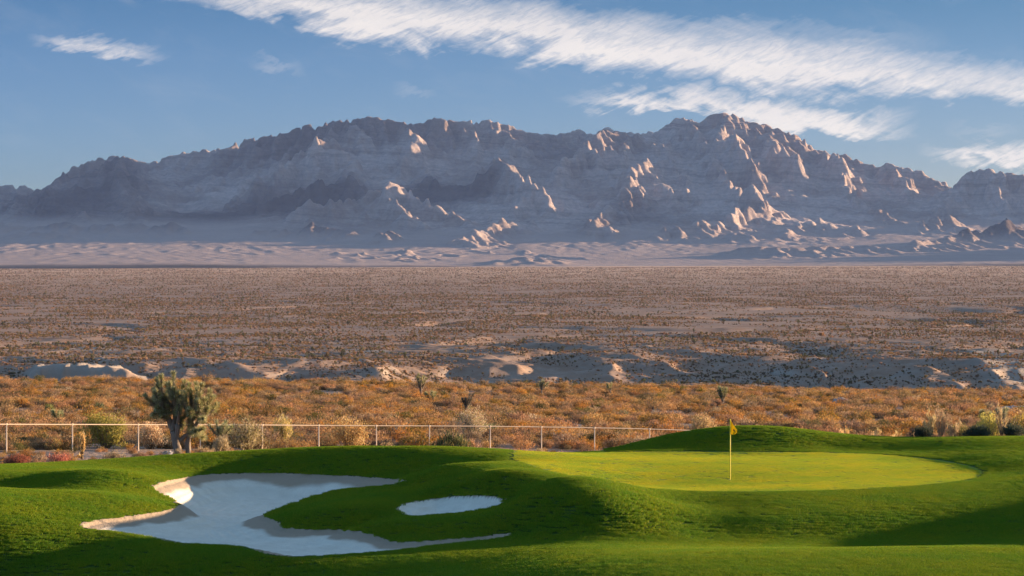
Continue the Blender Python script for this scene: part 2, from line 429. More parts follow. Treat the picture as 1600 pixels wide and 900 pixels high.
col = t.mix(t.mapr(c_, .45, .75, 0, .6), col, (.24, .165, .125))
# caliche shows pale on the steep banks
nrm = t.n.new('ShaderNodeNewGeometry').outputs['Normal']
sx = t.n.new('ShaderNodeSeparateXYZ'); t.l.new(nrm, sx.inputs[0])
steep = t.mapr(sx.outputs['Z'], .93, .80, 0, 1)
band = t.noise(t.scale(p, (.004, .004, .5)), 1.0, 3, .6)
pale = t.attr('pale')
col = t.mix(t.math('MULTIPLY', pale, t.mapr(c_, .3, .7, 1, .7)), col, t.mix(t.noise(t.scale(p, (.05, .05, 1)), 1.2, 4, .7), (.30, .25, .20), (.44, .38, .32)))
col = t.mix(t.math('MULTIPLY', steep, t.mapr(t.noise(p, .02, 3, .5), .5, .6, .15, .9)), col, t.mix(t.mapr(band, .4, .6), (.38, .31, .25), (.30, .23, .18)))
# far flats painted bright orange-tan, as the sunlit tops of the scrub
sp = t.n.new('ShaderNodeSeparateXYZ'); t.l.new(p, sp.inputs[0])
fary = t.mapr(sp.outputs['Y'], 3000, 7500, 0, 1)
col = t.mix(fary, col, t.mix(t.noise(t.scale(p, (.25, 1, 1)), .05, 5, .75), (.56, .32, .175), (.68, .44, .265)))
t.base(col); t.bump(t.math('ADD', c_, b), .6, .25)
M_soil = t.m
ground = link('desert_ground', npmesh('desert_ground', np.stack([qx, qy, qz], -1).reshape(-1, 3), gridfaces(*qx.shape), M_soil, True, {'pale': pale_.ravel()})); tag(ground, kind='structure')
# ================================================================ mountains: ridge lines surveyed from the photo plus an unseen one added for its shadow, eroded by running water
SKY = [(-900,330),(-500,318),(-250,300),(-80,296),(0,290),(35,289),(50,295),(68,295),(80,285),(100,268),(120,258),(150,248),(185,242),(205,247),(230,255),(255,247),(275,240),(320,234),(350,232),(380,219),(420,212),(450,206),(475,195),(500,195),(520,188),(550,187),(580,181.5),(610,187),(640,193),(662,192),(680,183),(710,189),(740,190),(765,187),(800,197),(830,208),(870,210),(905,202),(925,210),(945,198),(960,204),(1000,208),(1030,203),(1055,185),(1075,183),(1090,192),(1098,187),(1115,177),(1145,177),(1170,190),(1200,195),(1225,205),(1250,212),(1270,230),(1290,237),(1320,240),(1345,252),(1370,260),(1385,254),(1410,261),(1440,267),(1455,278),(1480,286),(1492,291),(1505,272),(1520,266),(1545,263),(1575,270),(1600,273),(1700,285),(1850,290),(2050,290),(2350,290),(2700,290),(3200,300)]
H0 = 15600.
def L(pts, slope, w=0.): return (np.array([(xpx(px, d), d, zrow(r, d)) for px, r, d in pts]), slope, w)
sk = []
for i, (px, r) in enumerate(SKY):
    d = H0 + 350 * math.sin(px / 140.) + (-700 if px > 1498 else 0)
    sk.append((px, r, d))
LINES = [L(sk, .52),
 L([(1075,184,15500),(1130,212,15000),(1170,238,14600)], .62),
 L([(1145,180,15600),(1110,240,14700),(1130,262,14350),(1165,283,14000),(1185,300,13700),(1230,335,13200)], .60),
 L([(1215,205,15500),(1200,232,15000),(1235,240,14800)], .6),
 L([(1265,232,15500),(1310,250,14900),(1330,290,14400),(1385,324,13900),(1440,333,13700)], .6),
 L([(1400,260,15200),(1420,290,14700),(1425,300,14500)], .7),
 L([(960,206,15300),(905,230,14700),(880,260,14300),(840,300,13700)], .5),
 L([(1040,210,15200),(1035,235,14700),(1015,250,14400),(985,265,14100),(960,300,13700),(930,340,13000)], .55),
 L([(780,235,14900),(765,232,14600),(790,262,14100),(830,285,13700)], .55),
 L([(640,191,15600),(634,201,15000),(630,216,14600)], .66),
 L([(520,186,15600),(508,213,14900),(503,232,14500)], .62),
 L([(985,205,15500),(982,226,15000),(975,246,14600)], .62),
 L([(700,192,15500),(660,215,15000),(600,228,14800),(560,245,14500),(500,262,14300)], .5),
 L([(480,222,14800),(515,217,14700),(560,232,14500)], .5),
 L([(620,277,13600),(590,277,13600),(545,298,13500),(500,306,13400),(450,312,13400)], .55),
 L([(620,277,13600),(660,288,13500),(710,318,13300),(760,330,13100)], .55),
 L([(760,262,14200),(700,255,14300),(630,262,14400),(560,282,14300),(470,283,14300),(400,290,14300)], .5),
 L([(185,243,15400),(200,290,14400),(215,320,13800),(260,345,13200)], .5),
 L([(95,270,15500),(75,300,14600),(130,330,13800)], .5),
 L([(0,335,13500),(80,345,13300),(170,342,13200),(280,332,13200),(330,345,13000),(420,342,13000),(520,345,12900),(600,355,12700)], .42),
 L([(-300,330,13500),(-100,340,13200),(0,352,12900),(90,348,12900)], .42),
 L([(940,345,12900),(1020,342,12900),(1090,340,13000),(1180,310,13400)], .6),
 L([(1285,318,13500),(1250,335,13300),(1210,345,13000),(1160,352,12900)], .55),
 L([(1285,318,13500),(1320,338,13300),(1400,340,13400),(1500,330,13600)], .45),
 L([(1800,335,13100),(1650,340,12800),(1560,348,12600),(1500,358,12300),(1430,372,12000)], .30),
 L([(1160,383,11700),(1210,376,11700),(1280,372,11800),(1350,374,11900)], .30),
 L([(790,402,10600),(830,394,10600),(870,402,10600)], .25),
 L([(2440,262,13200),(2600,240,12950),(3100,232,12900),(3600,232,12900),(4100,238,12900)], .55),  # off-frame massif, added to cast shade over the mountain foot
 L([(850,330,13200),(800,340,13000),(760,352,12700),(720,365,12400)], .45),
]
mx0, mx1, my0, my1, ms = -5200., 10600., 9400., 17600., 24.
MX = np.arange(mx0, mx1, ms); MY = np.arange(my0, my1, ms)
mX, mY = np.meshgrid(MX, MY)
def bajada(x, y):
    px = 800 + F * x / y
    b = np.interp(y, [9000, 9600, 10500, 11300, 12000, 13000, 14500, 18000], [58, 60, 88, 118, 160, 235, 330, 420])
    return b + 10 * np.sin(px / 260. + 1.) - 6 * (px / 1600.) * 1
def build_relief(x, y):
    wx = x + 130 * fbm(x / 900, y / 900, 4, 201); wy = y + 130 * fbm(x / 900, y / 900, 4, 211)
    out = bajada(x, y)
    for pts, slope, _ in LINES:
        best = np.full(x.shape, -1e9)
        main = len(pts) > 20
        for (ax, ay, az), (bx, by, bz) in zip(pts[:-1], pts[1:]):
            ex, ey = bx - ax, by - ay; Lq = ex * ex + ey * ey
            qx_, qy_ = (x, y) if False else (wx, wy)
            t = np.clip(((qx_ - ax) * ex + (qy_ - ay) * ey) / Lq, 0, 1)
            dist = np.hypot(qx_ - ax - t * ex, qy_ - ay - t * ey)
            best = np.maximum(best, az + (bz - az) * t - slope * dist * (1.12 - .22 * np.clip(dist / 1500, 0, 1)))
        k = 45.
        hi = np.maximum(out, best); out = hi + k * .25 * np.clip(1 - np.abs(out - best) / k, 0, 1) ** 2
    return out
mZ = build_relief(mX, mY)
hgt = mZ - bajada(mX, mY)
mk = sstep(5, 140, hgt)
_cr = zrow(np.interp(800 + F * mX / mY, *np.array(SKY, float).T), 15500.)
mk = mk * (1 - .72 * sstep(.72, .97, mZ / _cr))
mZ = mZ + mk * 105 * (ridged(mX / 1000, mY / 1000, 3, 221) - .55) + mk * 16 * fbm(mX / 160, mY / 160, 4, 231)
mZ = mZ + mk * (25 + 50 * sstep(150, 500, mZ)) * (ridged(mX / 480 + .4 * fbm(mX / 700, mY / 700, 3, 225), mY / 1500, 3, 227) - .5)
mZ = mZ + 50 * (ridged(mX / 250 + .3, mY / 260, 3, 241) - .35) * sstep(10700, 11300, mY) * (1 - sstep(11900, 12400, mY)) * sstep(-1100, -600, mX) * (1 - sstep(150, 500, mX))
mZ += 4 * fbm(mX / 300, mY / 200, 4, 251)
def erode(Z, cell, drops, batches, steps, seed=5):
    r = np.random.default_rng(seed); h, w = Z.shape; Z = Z / cell; Z = Z.astype(np.float64).copy()
    for b in range(batches):
        px = r.uniform(1, w - 3, drops); py = r.uniform(1, h - 3, drops)
        dx = np.zeros(drops); dy = np.zeros(drops); vel = np.ones(drops); wat = np.ones(drops); sed = np.zeros(drops); alive = np.ones(drops, bool)
        Zf = Z.ravel()
        for s in range(steps):
            ix = px.astype(np.int64); iy = py.astype(np.int64); fx = px - ix; fy = py - iy; i = iy * w + ix
            a = Zf[i]; b_ = Zf[i + 1]; c = Zf[i + w]; d = Zf[i + w + 1]
            gx_ = (b_ - a) * (1 - fy) + (d - c) * fy; gy_ = (c - a) * (1 - fx) + (d - b_) * fx
            h0 = a * (1 - fx) * (1 - fy) + b_ * fx * (1 - fy) + c * (1 - fx) * fy + d * fx * fy
            dx = dx * .08 - gx_ * .92; dy = dy * .08 - gy_ * .92
            n = np.hypot(dx, dy) + 1e-9; dx /= n; dy /= n
            nx_ = np.clip(px + dx, 1, w - 3); ny_ = np.clip(py + dy, 1, h - 3)
            jx = nx_.astype(np.int64); jy = ny_.astype(np.int64); ux = nx_ - jx; uy = ny_ - jy; j = jy * w + jx
            h1 = Zf[j] * (1 - ux) * (1 - uy) + Zf[j + 1] * ux * (1 - uy) + Zf[j + w] * (1 - ux) * uy + Zf[j + w + 1] * ux * uy
            dh = h1 - h0
            cap = np.maximum(-dh, .01) * vel * wat * 5.0
            dep = np.where(dh > 0, np.minimum(dh, sed), np.where(sed > cap, (sed - cap) * .25, -np.minimum((cap - sed) * .22, np.maximum(-dh, 0))))
            dep *= (r.random(len(px)) > -1)
            sed -= dep
            amt = dep * 1.0
            Zf = Zf + np.bincount(np.concatenate([i, i + 1, i + w, i + w + 1]), np.concatenate([amt * (1 - fx) * (1 - fy), amt * fx * (1 - fy), amt * (1 - fx) * fy, amt * fx * fy]), minlength=h * w)
            vel = np.sqrt(np.maximum(vel * vel - dh * 1.5, .05)); vel = np.minimum(vel, 3); wat *= .98
            px, py = nx_, ny_
        Z = Zf.reshape(h, w)
    return Z * cell
Zcap = mZ.copy()
Ze = erode(mZ, ms, 9000, 26, 46)
def blur(a, n=1):
    for _ in range(n):
        a = np.pad(a, 1, 'edge'); a = (a[1:-1, 1:-1] * 4 + a[:-2, 1:-1] + a[2:, 1:-1] + a[1:-1, :-2] + a[1:-1, 2:]) / 8
    return a
Ze = np.clip(Ze, Zcap - 110, Zcap + 25)
Ze = .6 * Ze + .4 * blur(Ze, 1)
# sampling on the final sheet
fxs = np.concatenate([np.arange(-5000, -3650, 60), np.arange(-3650, 3650, 9.0), np.arange(3650, 10500, 70)])
fys = np.concatenate([np.arange(9500, 10600, 40), np.arange(10600, 16300, 9.5), np.arange(16300, 17400, 90)])
fX, fY = np.meshgrid(fxs, fys)
def sample(Z, x, y):
    u = np.clip((x - mx0) / ms, 1, Z.shape[1] - 3.001); v = np.clip((y - my0) / ms, 1, Z.shape[0] - 3.001)
    i = u.astype(int); j = v.astype(int); fu = u - i; fv = v - j
    def cr(p0, p1, p2, p3, t): return p1 + .5 * t * (p2 - p0 + t * (2 * p0 - 5 * p1 + 4 * p2 - p3 + t * (3 * (p1 - p2) + p3 - p0)))
    rows = [cr(*[Z[j + b, i + a] for a in (-1, 0, 1, 2)], fu) for b in (-1, 0, 1, 2)]
    return cr(*rows, fv)
fZ = sample(Ze, fX, fY)
fm = sstep(15, 120, fZ - bajada(fX, fY))
# the skyline is known: ease the sheet so that the crest meets it
tilt = fZ + .05 * fX + 45 * fbm(fX / 1500, fY / 1500, 2, 301)
def ledge(z, H, sharp):
    f = z / H; k = np.floor(f); t = f - k
    return (k + sstep(.5 - sharp, .5 + sharp, t)) * H
lm = fm * (.35 + .65 * sstep(-.15, .25, fbm(fX / 700, fY / 700, 2, 311)))
fZ = fZ + lm * .42 * (ledge(tilt, 62., .2) - tilt) + lm * .25 * (ledge(tilt + 7, 23., .3) - tilt - 7 + 0)
fZ = fZ + fm * (9 * (ridged(fX / 130, fY / 130, 4, 321) - .5) + 7 * (ridged(fX / 75 + .5 * fbm(fX / 160, fY / 260, 2, 329), fY / 420, 3, 323) - .5) + 9 * (ridged(fX / 58 + .6 * fbm(fX / 90, fY / 90, 2, 327), fY / 80, 3, 325) - .5) + 3 * fbm(fX / 28, fY / 28, 3, 331))
# fit the skyline column by column (a gentle lift along the crest only)
colpx = np.arange(-600, 2300, 5.)
mrow = np.full(len(colpx), 1e9)
rowall = HOR - (fZ - CAMZ) * F / fY; pall = 800 + F * fX / fY
bi = np.clip(((pall + 602.5) / 5).astype(int), 0, len(colpx) - 1)
np.minimum.at(mrow, bi.ravel(), rowall.ravel())
want = np.interp(colpx, *np.array(SKY, float).T) + 1.3 * fbm(colpx / 14, colpx * 0 + .5, 4, 351)
ratio = (HOR - want) / np.maximum(HOR - mrow, 20)
kk = np.array([.2, .6, .2]); ratio = np.convolve(np.pad(ratio, 1, 'edge'), kk, 'valid')
rr = 1 + (np.interp(pall, colpx, ratio) - 1) * (1 - sstep(1700, 1850, pall))
hn = np.clip((fZ - CAMZ) / np.maximum((HOR - np.interp(pall, colpx, want)) * fY / F, 50), 0, 1.3)
fZ = fZ * (1 + (rr - 1) * sstep(.35, .95, hn))
fZ = fZ - 14 * (1 - sstep(9500, 9900, fY))
# rock type: darker volcanic-looking hills (mapped from the photo as places on the ground)
dark = np.zeros_like(fX)
def blob(px, row, d, rx, ry, a=1.):
    global dark
    x0 = xpx(px, d); dark = np.maximum(dark, a * np.exp(-(((fX - x0) / rx) ** 2 + ((fY - d) / ry) ** 2) ** 1.5))
for b in ((120,0,14600,420,700,.8),(60,0,12900,420,420,1),(230,0,12800,500,420,1),(400,0,12800,480,450,1),(540,0,12700,380,420,1),(470,0,14000,520,350,.9),(340,0,13900,500,300,.8),(700,0,14150,330,260,1),
          (520,0,15500,900,420,.7),(150,0,15300,400,500,.6),(1560,0,12500,520,500,.8),(1250,0,11750,450,260,1),(1440,0,12600,250,300,.8),(880,0,15300,500,300,.45),(1000,0,13600,300,300,.45),(20,0,15200,400,400,.6),(820,0,10650,150,120,.7)):
    blob(*b)
dark = np.clip(dark + .25 * fbm(fX / 350, fY / 350, 4, 341) * sstep(.05, .4, dark), 0, 1)
t = NT('mountain_rock', .95, .05); p = t.pos()
sp = t.n.new('ShaderNodeSeparateXYZ'); t.l.new(p, sp.inputs[0])
warp = t.noise(p, .0011, 4, .55)
st = t.math('ADD', t.math('ADD', sp.outputs['Z'], t.math('MULTIPLY', sp.outputs['X'], .05)), t.math('MULTIPLY', warp, 260.))
cb = t.n.new('ShaderNodeCombineXYZ'); t.l.new(st, cb.inputs['Z'])
bd = t.noise(cb.outputs[0], .022, 6, .7); bd2 = t.noise(cb.outputs[0], .006, 3, .6)
big = t.noise(p, .0016, 4, .6)
col = t.ramp(bd, [(.36, (.20, .14, .12)), (.46, (.48, .38, .32)), (.54, (.68, .53, .455)), (.62, (.30, .21, .18))])
col = t.mix(t.mapr(bd2, .42, .58, 0, .75), col, (.76, .61, .53))
col = t.mix(t.mapr(big, .48, .58, 0, .6), col, (.34, .235, .185))
fn = t.noise(p, .03, 5, .75)
col = t.mix(t.mapr(fn, .35, .7, .45, 0), col, (.17, .12, .10))
dk = t.attr('dark')
col = t.mix(t.mapr(dk, 0, .8, 0, .92), col, t.mix(fn, (.05, .038, .04), (.10, .075, .07)))
bj = t.attr('slope')
bc = t.mix(t.noise(t.scale(p, (.4, 1, 1)), .006, 5, .7), (.40, .29, .24), (.58, .455, .39))
col = t.mix(bj, bc, col)
shade_belt = t.attr('shade_belt'); col = t.mix(shade_belt, col, t.mix(fn, (.065, .055, .045), (.13, .105, .09)))  # shadow along the mountain foot, painted as a dark band
t.base(col); t.bump(t.math('ADD', t.noise(p, .014, 8, .85), t.math('MULTIPLY', bd, .5)), 1.0, 30.)
shade_belt = (1 - sstep(9950, 10500, fY + 260 * fbm(fX / 900, fY / 400, 3, 361) - 500 * sstep(-2500, 1200, fX) + 400)) 
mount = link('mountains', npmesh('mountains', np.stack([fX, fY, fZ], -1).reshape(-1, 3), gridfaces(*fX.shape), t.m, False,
    {'dark': dark.ravel(), 'slope': sstep(20, 90, fZ - bajada(fX, fY)).ravel(), 'shade_belt': shade_belt.ravel()})); tag(mount, kind='structure')
# ================================================================ shrubs
def plant_mat(name, tr=.35, var=.35):
    t = NT(name, .8, .1); c = t.attr('Col', 'Color')
    oi = t.n.new('ShaderNodeObjectInfo')
    h = t.n.new('ShaderNodeHueSaturation'); t.l.new(c, h.inputs['Color'])
    t.l.new(t.mapr(oi.outputs['Random'], 0, 1, .487, .513), h.inputs['Hue'])
    t.l.new(t.mapr(t.math('FRACT', t.math('MULTIPLY', oi.outputs['Random'], 7.31)), 0, 1, 1 - var, 1 + var), h.inputs['Value'])
    t.l.new(t.mapr(t.math('FRACT', t.math('MULTIPLY', oi.outputs['Random'], 3.7)), 0, 1, .75, 1.1), h.inputs['Saturation'])
    t.base(h.outputs[0])
    if tr: t.translucent(h.outputs[0], tr)
    return t.m
M_leaf = plant_mat('shrub_leaf'); M_twig = plant_mat('shrub_twig', 0, .2); M_far = plant_mat('far_shrub', .25, .4)
def tris(P0, P1, W):
    """thin triangles from P0 to P1 with base half width vector W"""
    n = len(P0); v = np.stack([P0 - W, P0 + W, P1], 1).reshape(-1, 3); return v, np.arange(3 * n).reshape(-1, 3)
def shrub_parts(seed, r, h, nst, nleaf, ls, cols, up=.5, spread=1., flat=.0, stalk=0):
    """stems fan out from the foot, leaves cluster near the stem ends; returns (stem v,f,c), (leaf v,f,c)"""
    g = np.random.default_rng(seed)
    a = g.uniform(0, 2 * math.pi, nst); rad = r * np.sqrt(g.uniform(.02, 1, nst)) * g.uniform(.75, 1.12, nst) * (1 + .22 * np.sin(3 * a + seed))
    top = h * (np.sqrt(np.clip(1 - (rad / (r * 1.2)) ** 2, .05, 1))) * g.uniform(.7, 1.12, nst)
    E_ = np.stack([np.cos(a) * rad, np.sin(a) * rad * .9, top], 1)
    B_ = E_ * np.array([.12, .12, 0]) ; B_[:, 2] = -.05
    M_ = B_ + (E_ - B_) * .55 + np.stack([np.cos(a), np.sin(a), 0 * a], 1) * (r * .10) * (1 - up)
    w = np.stack([-np.sin(a), np.cos(a), 0 * a], 1) * .008 * (1 + h)
    v1, f1 = tris(B_, M_, w * 1.3); v2, f2 = tris(M_ - (M_ - B_) * .1, E_, w)
    sv = np.concatenate([v1, v2]); sf = np.concatenate([f1, f2 + len(v1)])
    sc = np.repeat(np.array([[.16, .11, .075]]) * g.uniform(.7, 1.5, (2 * nst, 1)), 3, 0)
    k = g.integers(0, nst, nleaf); tt = np.clip(g.beta(3.2, 1.3, nleaf), .1, 1)[:, None]
    Q = np.where(tt < .55, B_[k] + (M_[k] - B_[k]) * (tt / .55), M_[k] + (E_[k] - M_[k]) * ((tt - .55) / .45))
    Q = Q + g.normal(0, 1, (nleaf, 3)) * np.array([.075, .075, .06]) * (r + .25)
    Q[:, 2] = np.maximum(Q[:, 2], .01)
    dr = g.normal(0, 1, (nleaf, 3)); dr[:, 2] = np.abs(dr[:, 2]) * (1 + 2 * up) + up; dr /= np.linalg.norm(dr, axis=1)[:, None]
    wd = np.cross(dr, g.normal(0, 1, (nleaf, 3))); wd /= np.linalg.norm(wd, axis=1)[:, None] + 1e-9
    ln = ls * g.uniform(.6, 1.4, (nleaf, 1))
    lv, lf = tris(Q, Q + dr * ln, wd * ln * (.26 if not stalk else .1))
    C = np.array([c[:3] for c in cols]); pw = np.array([c[3] for c in cols]); pw = pw / pw.sum()
    lc = C[g.choice(len(C), nleaf, p=pw)] * g.uniform(.75, 1.25, (nleaf, 1))
    return (sv, sf, sc), (lv, lf, np.repeat(lc, 3, 0))
def shrub_one(name, *a, mat=None, **k):
    (sv, sf, sc), (lv, lf, lc) = shrub_parts(*a, **k)
    return npmesh(name, np.concatenate([sv, lv]), np.concatenate([sf, lf + len(sv)]), mat or M_leaf, False, {'Col': np.concatenate([sc, lc])})
RUST = [(.44, .215, .062, 3), (.37, .175, .05, 2), (.52, .30, .11, 2), (.27, .15, .055, 1.5)]
BROWN = [(.32, .185, .09, 3), (.40, .27, .16, 2), (.22, .13, .07, 2)]
OLIVE = [(.13, .115, .03, 3), (.19, .15, .04, 2), (.09, .085, .03, 2)]
PALE = [(.46, .34, .17, 3), (.38, .27, .13, 2), (.52, .42, .25, 1)]
GOLD = [(.42, .30, .06, 2), (.30, .25, .05, 2), (.20, .19, .05, 1)]
RED = [(.30, .085, .05, 3), (.38, .15, .09, 2), (.24, .09, .06, 1)]
GREY = [(.20, .165, .12, 2), (.28, .23, .17, 2), (.14, .11, .08, 1)]
DARKG = [(.035, .055, .03, 3), (.055, .075, .035, 2), (.08, .085, .04, 1)]
YUC = [(.15, .165, .07, 2), (.24, .24, .10, 2), (.09, .11, .05, 1)]
def ground_z(px, d): return float(surf(np.array([xpx(px, d)]), np.array([d]))[0])

# --- single shrubs near the fence that stand out in the photo: (name, label, px, d, radius, height, palette, leaf count, leaf size, up)
SPECIAL = [
 ('yellow_green_shrub', 'large airy yellow-green shrub behind the fence, left of the big Joshua tree', 165, 116.5, 1.25, 1.55, [(.36,.34,.06,3),(.46,.38,.09,2),(.24,.24,.05,1)], 5200, .085, .6, 'shrub'),
 ('red_shrub', 'low rusty red shrub in front of the fence at the far left edge', 28, 101.3, .62, .38, RED, 1800, .05, .6, 'shrub'),
 ('red_shrub', 'low reddish mound shrub just left of the second visible fence post', 92, 102.5, .66, .42, RED, 1800, .05, .6, 'shrub'),
 ('tan_shrub', 'small tan pink shrub between the two low red shrubs', 60, 103.2, .42, .36, BROWN + PALE, 1200, .05, .6, 'shrub'),
 ('dry_grass_tuft', 'tall thin pale dry grass stalk in front of the yellow-green shrub', 128, 108, .16, 1.15, PALE, 700, .10, 1.6, 'grass tuft'),
 ('grey_shrub', 'low dark grey-brown shrub at the grass edge below the yellow-green shrub', 178, 103.6, .62, .48, GREY + BROWN, 1500, .05, .5, 'shrub'),
 ('straw_shrub', 'rounded straw and orange shrub behind the fence, right of the third post', 236, 117, .72, 1.15, PALE + RUST, 2800, .075, .7, 'shrub'),
 ('rust_shrub', 'rust orange shrub at the right foot of the big Joshua tree', 318, 109.5, .50, .62, RUST + PALE, 1800, .06, .7, 'shrub'),
 ('pale_bush', 'small pale grey-tan bush at the foot of the big Joshua tree trunk', 277, 104.4, .26, .42, [(.30,.24,.17,2),(.22,.17,.12,1)], 900, .05, 1., 'bush'),
 ('golden_bush', 'tall pale golden bush rising above the fence rail, right of the big Joshua tree', 385, 119, 1.1, 1.35, GOLD + PALE, 3600, .08, 1., 'bush'),
 ('straw_grass', 'straw coloured feathery grass clump just right of the big Joshua tree', 345, 112, .42, .95, PALE, 2000, .11, 1.6, 'grass clump'),
 ('brown_shrub', 'broad red-brown shrub at the grass edge between two fence posts, centre left', 455, 108.5, 1.15, .98, BROWN + RUST, 5200, .055, .5, 'shrub'),
 ('cream_grass', 'cream yellow grass clump poking above the rail over the red-brown shrub', 441, 126, .6, 1.45, GOLD + PALE, 2000, .12, 1.5, 'grass clump'),
 ('tan_bush', 'wide light tan bush behind the fence with golden top, left of centre', 543, 124, 1.25, 1.50, PALE + BROWN, 5200, .07, .8, 'bush'),
 ('dark_twiggy_shrub', 'low dark olive twiggy shrub at the grass edge under the tan bush', 600, 108.5, .95, .55, OLIVE + GREY, 2600, .055, .6, 'shrub'),
 ('dark_reed_clump', 'large spreading dark green and tan reed clump in front of the fence near the centre', 705, 108, 1.05, 1.35, DARKG + [(.30,.22,.10,2),(.12,.12,.05,3)], 4600, .16, 1.7, 'reed clump'),
 ('dark_reed_clump', 'smaller dark green reed clump right of the large one near the centre', 757, 107.5, .42, .68, DARKG + [(.25,.19,.09,1)], 1900, .14, 1.6, 'reed clump'),
 ('tan_reed_clump', 'tan brown reed clump between the two dark green reed clumps', 735, 110, .55, .95, BROWN + PALE, 2200, .14, 1.7, 'reed clump'),
 ('dry_shrub', 'dry pinkish tan shrub right of the reed clumps beside a fence post', 782, 111, .62, .85, PALE + BROWN, 2300, .06, .8, 'shrub'),
 ('white_bush', 'pale whitish bush above the rail, behind the dark reed clumps', 738, 140, 1.0, 1.65, [(.50,.42,.30,3),(.42,.30,.20,2),(.30,.30,.12,1)], 2600, .08, .9, 'bush'),
 ('brown_grey_shrub', 'low grey-brown shrub with bare twigs left of the middle fence posts', 830, 110, .75, .88, GREY + BROWN, 2400, .055, .7, 'shrub'),
 ('brown_grey_shrub', 'low brown shrub with upright stems just right of the tenth fence post', 880, 112, .80, .88, BROWN + GREY, 2400, .055, .9, 'shrub'),
 ('straw_tuft', 'short straw tuft at a fence post above the left tip of the green', 842, 103.8, .34, .34, PALE, 900, .08, 1.4, 'grass tuft'),
 ('straw_shrub', 'light straw shrub where the grass mound meets the fence', 1005, 132, .85, .85, PALE + BROWN, 2400, .06, .8, 'shrub'),
 ('pale_tan_bush', 'round pale tan bush behind the mound, just left of the flag', 1098, 150, .95, 1.6, PALE + [(.45,.30,.2,2)], 2600, .08, .7, 'bush'),
 ('dark_low_shrub', 'small dark blue-green shrub on the grass crest at the right end of the rail', 1440, 104.8, .55, .42, DARKG + [(.06,.07,.06,2)], 2400, .06, .7, 'shrub'),
 ('dark_shrub_bank', 'long low dark blue-green shrub on the grass crest near the right edge', 1528, 104.9, .62, .46, DARKG + [(.06,.07,.06,2)], 3600, .06, .7, 'shrub'),
 ('dark_low_shrub', 'dark blue-green shrub on the grass crest touching the right edge', 1585, 105.1, .62, .52, DARKG + [(.06,.07,.06,2)], 2600, .06, .7, 'shrub'),
 ('yellow_bush', 'bright yellow-leaved bush behind the dark shrubs near the right edge', 1543, 110, .72, 1.62, [(.55,.42,.03,3),(.40,.34,.05,2),(.25,.24,.05,1)], 3400, .07, .9, 'bush'),
 ('olive_bush', 'olive green bush left of the bright yellow bush at right', 1500, 111.5, .75, 1.30, OLIVE + GOLD, 3000, .07, .9, 'bush'),
 ('tan_weed_bush', 'tan dry weed bush at the right edge behind the dark shrubs', 1598, 110, .7, 1.45, PALE + GOLD, 2600, .08, 1.1, 'bush'),
]
for i, (nm, lab, px, d, r, h, pal, nl, ls, up, cat) in enumerate(SPECIAL):
    if not nm.startswith('dark'): pal = [(min(c[0] * 1.3, .75), min(c[1] * 1.3, .7), c[2] * 1.2, c[3]) for c in pal]
    h *= 1.1; nl = int(nl * 1.25)
    root = empty(nm, (xpx(px, d), d, ground_z(px, d) - .02)); tag(root, lab, cat)
    (sv, sf, sc), (lv, lf, lc) = shrub_parts(500 + i, r, h, 70, nl, ls, pal, up=up, stalk=up > 1.2)
    link('stems', npmesh('stems', sv, sf, M_twig, False, {'Col': sc}), root)
    link('foliage', npmesh('foliage', lv, lf, M_leaf, False, {'Col': lc}), root)
# --- tall golden plumes along the crest at the right
for i, (px, d, h, lab) in enumerate([(1275,112,.75,'short golden grass plume, leftmost of the row of plumes on the right'),(1318,110,1.08,'slim golden grass plume above the left part of the short right-hand rail'),(1352,112,.95,'olive and gold grass plume above the middle of the short right-hand rail'),
      (1372,109.5,.90,'low bushy golden grass plume above the short right-hand rail'),(1402,111,1.02,'golden grass plume near the right end of the short rail'),(1453,108.5,1.42,'very tall orange grass plume rising right of the small dark crest shrub'),
      (1472,109,1.50,'tallest pale orange plume, left of the olive bush'),(1492,111,1.25,'tan grass plume leaning over the dark crest shrubs'),(1432,112,1.1,'thin orange grass plume above the small dark crest shrub'),(1565,109,1.35,'straw grass plume right of the bright yellow bush')]):
    root = empty('grass_plume', (xpx(px, d), d, ground_z(px, d) - .03)); tag(root, lab, 'grass plume', 'tall dry grass plumes on the right crest')
    (sv, sf, sc), (lv, lf, lc) = shrub_parts(700 + i, .34, h * 1.35, 8, 620, .15, [(.62,.44,.18,3),(.52,.33,.12,2),(.46,.38,.12,1)], up=2.2, stalk=1)
    link('stalks', npmesh('stalks', sv, sf, M_twig, False, {'Col': sc * 2.2}), root)
    link('plume', npmesh('plume', lv, lf, M_leaf, False, {'Col': lc * 1.1}), root)

# --- the many desert shrubs of the terrace
protos = []
PD = [(RUST, .62, .55, 620), (RUST, .78, .62, 800), (RUST + BROWN, .55, .5, 560), (BROWN, .7, .6, 640), (OLIVE + RUST, .8, .8, 760), (PALE + BROWN, .5, .5, 460), (RUST, .9, .5, 860), (OLIVE, .6, .62, 560)]
for i, (pal, r, h, n) in enumerate(PD):
    protos.append(shrub_one('desert_shrub', 40 + i, r, h, 34, int(n * 1.5), .062, pal, up=.5))
n = 26000
d_ = np.sqrt(rng.uniform(103 ** 2, 345 ** 2, n)); p_ = rng.uniform(-70, 1670, n)
d_[:2600] = rng.uniform(99, 128, 2600); p_[:2600] = rng.uniform(-60, 1100, 2600)
x_ = xpx(p_, d_)
cl = fbm(x_ / 9, d_ / 9, 4, 401) + .6 * fbm(x_ / 45, d_ / 45, 2, 411)
ok = (cl + rng.uniform(-.28, .28, n) > np.where(np.arange(n) < 2600, -.35, -.02)) & (d_ > grass_edge(p_) + 1.2 + 1.5 * rng.random(n))
fence_d = np.interp(p_, [0, 500, 1000, 1400], [110, 122, 132, 140])
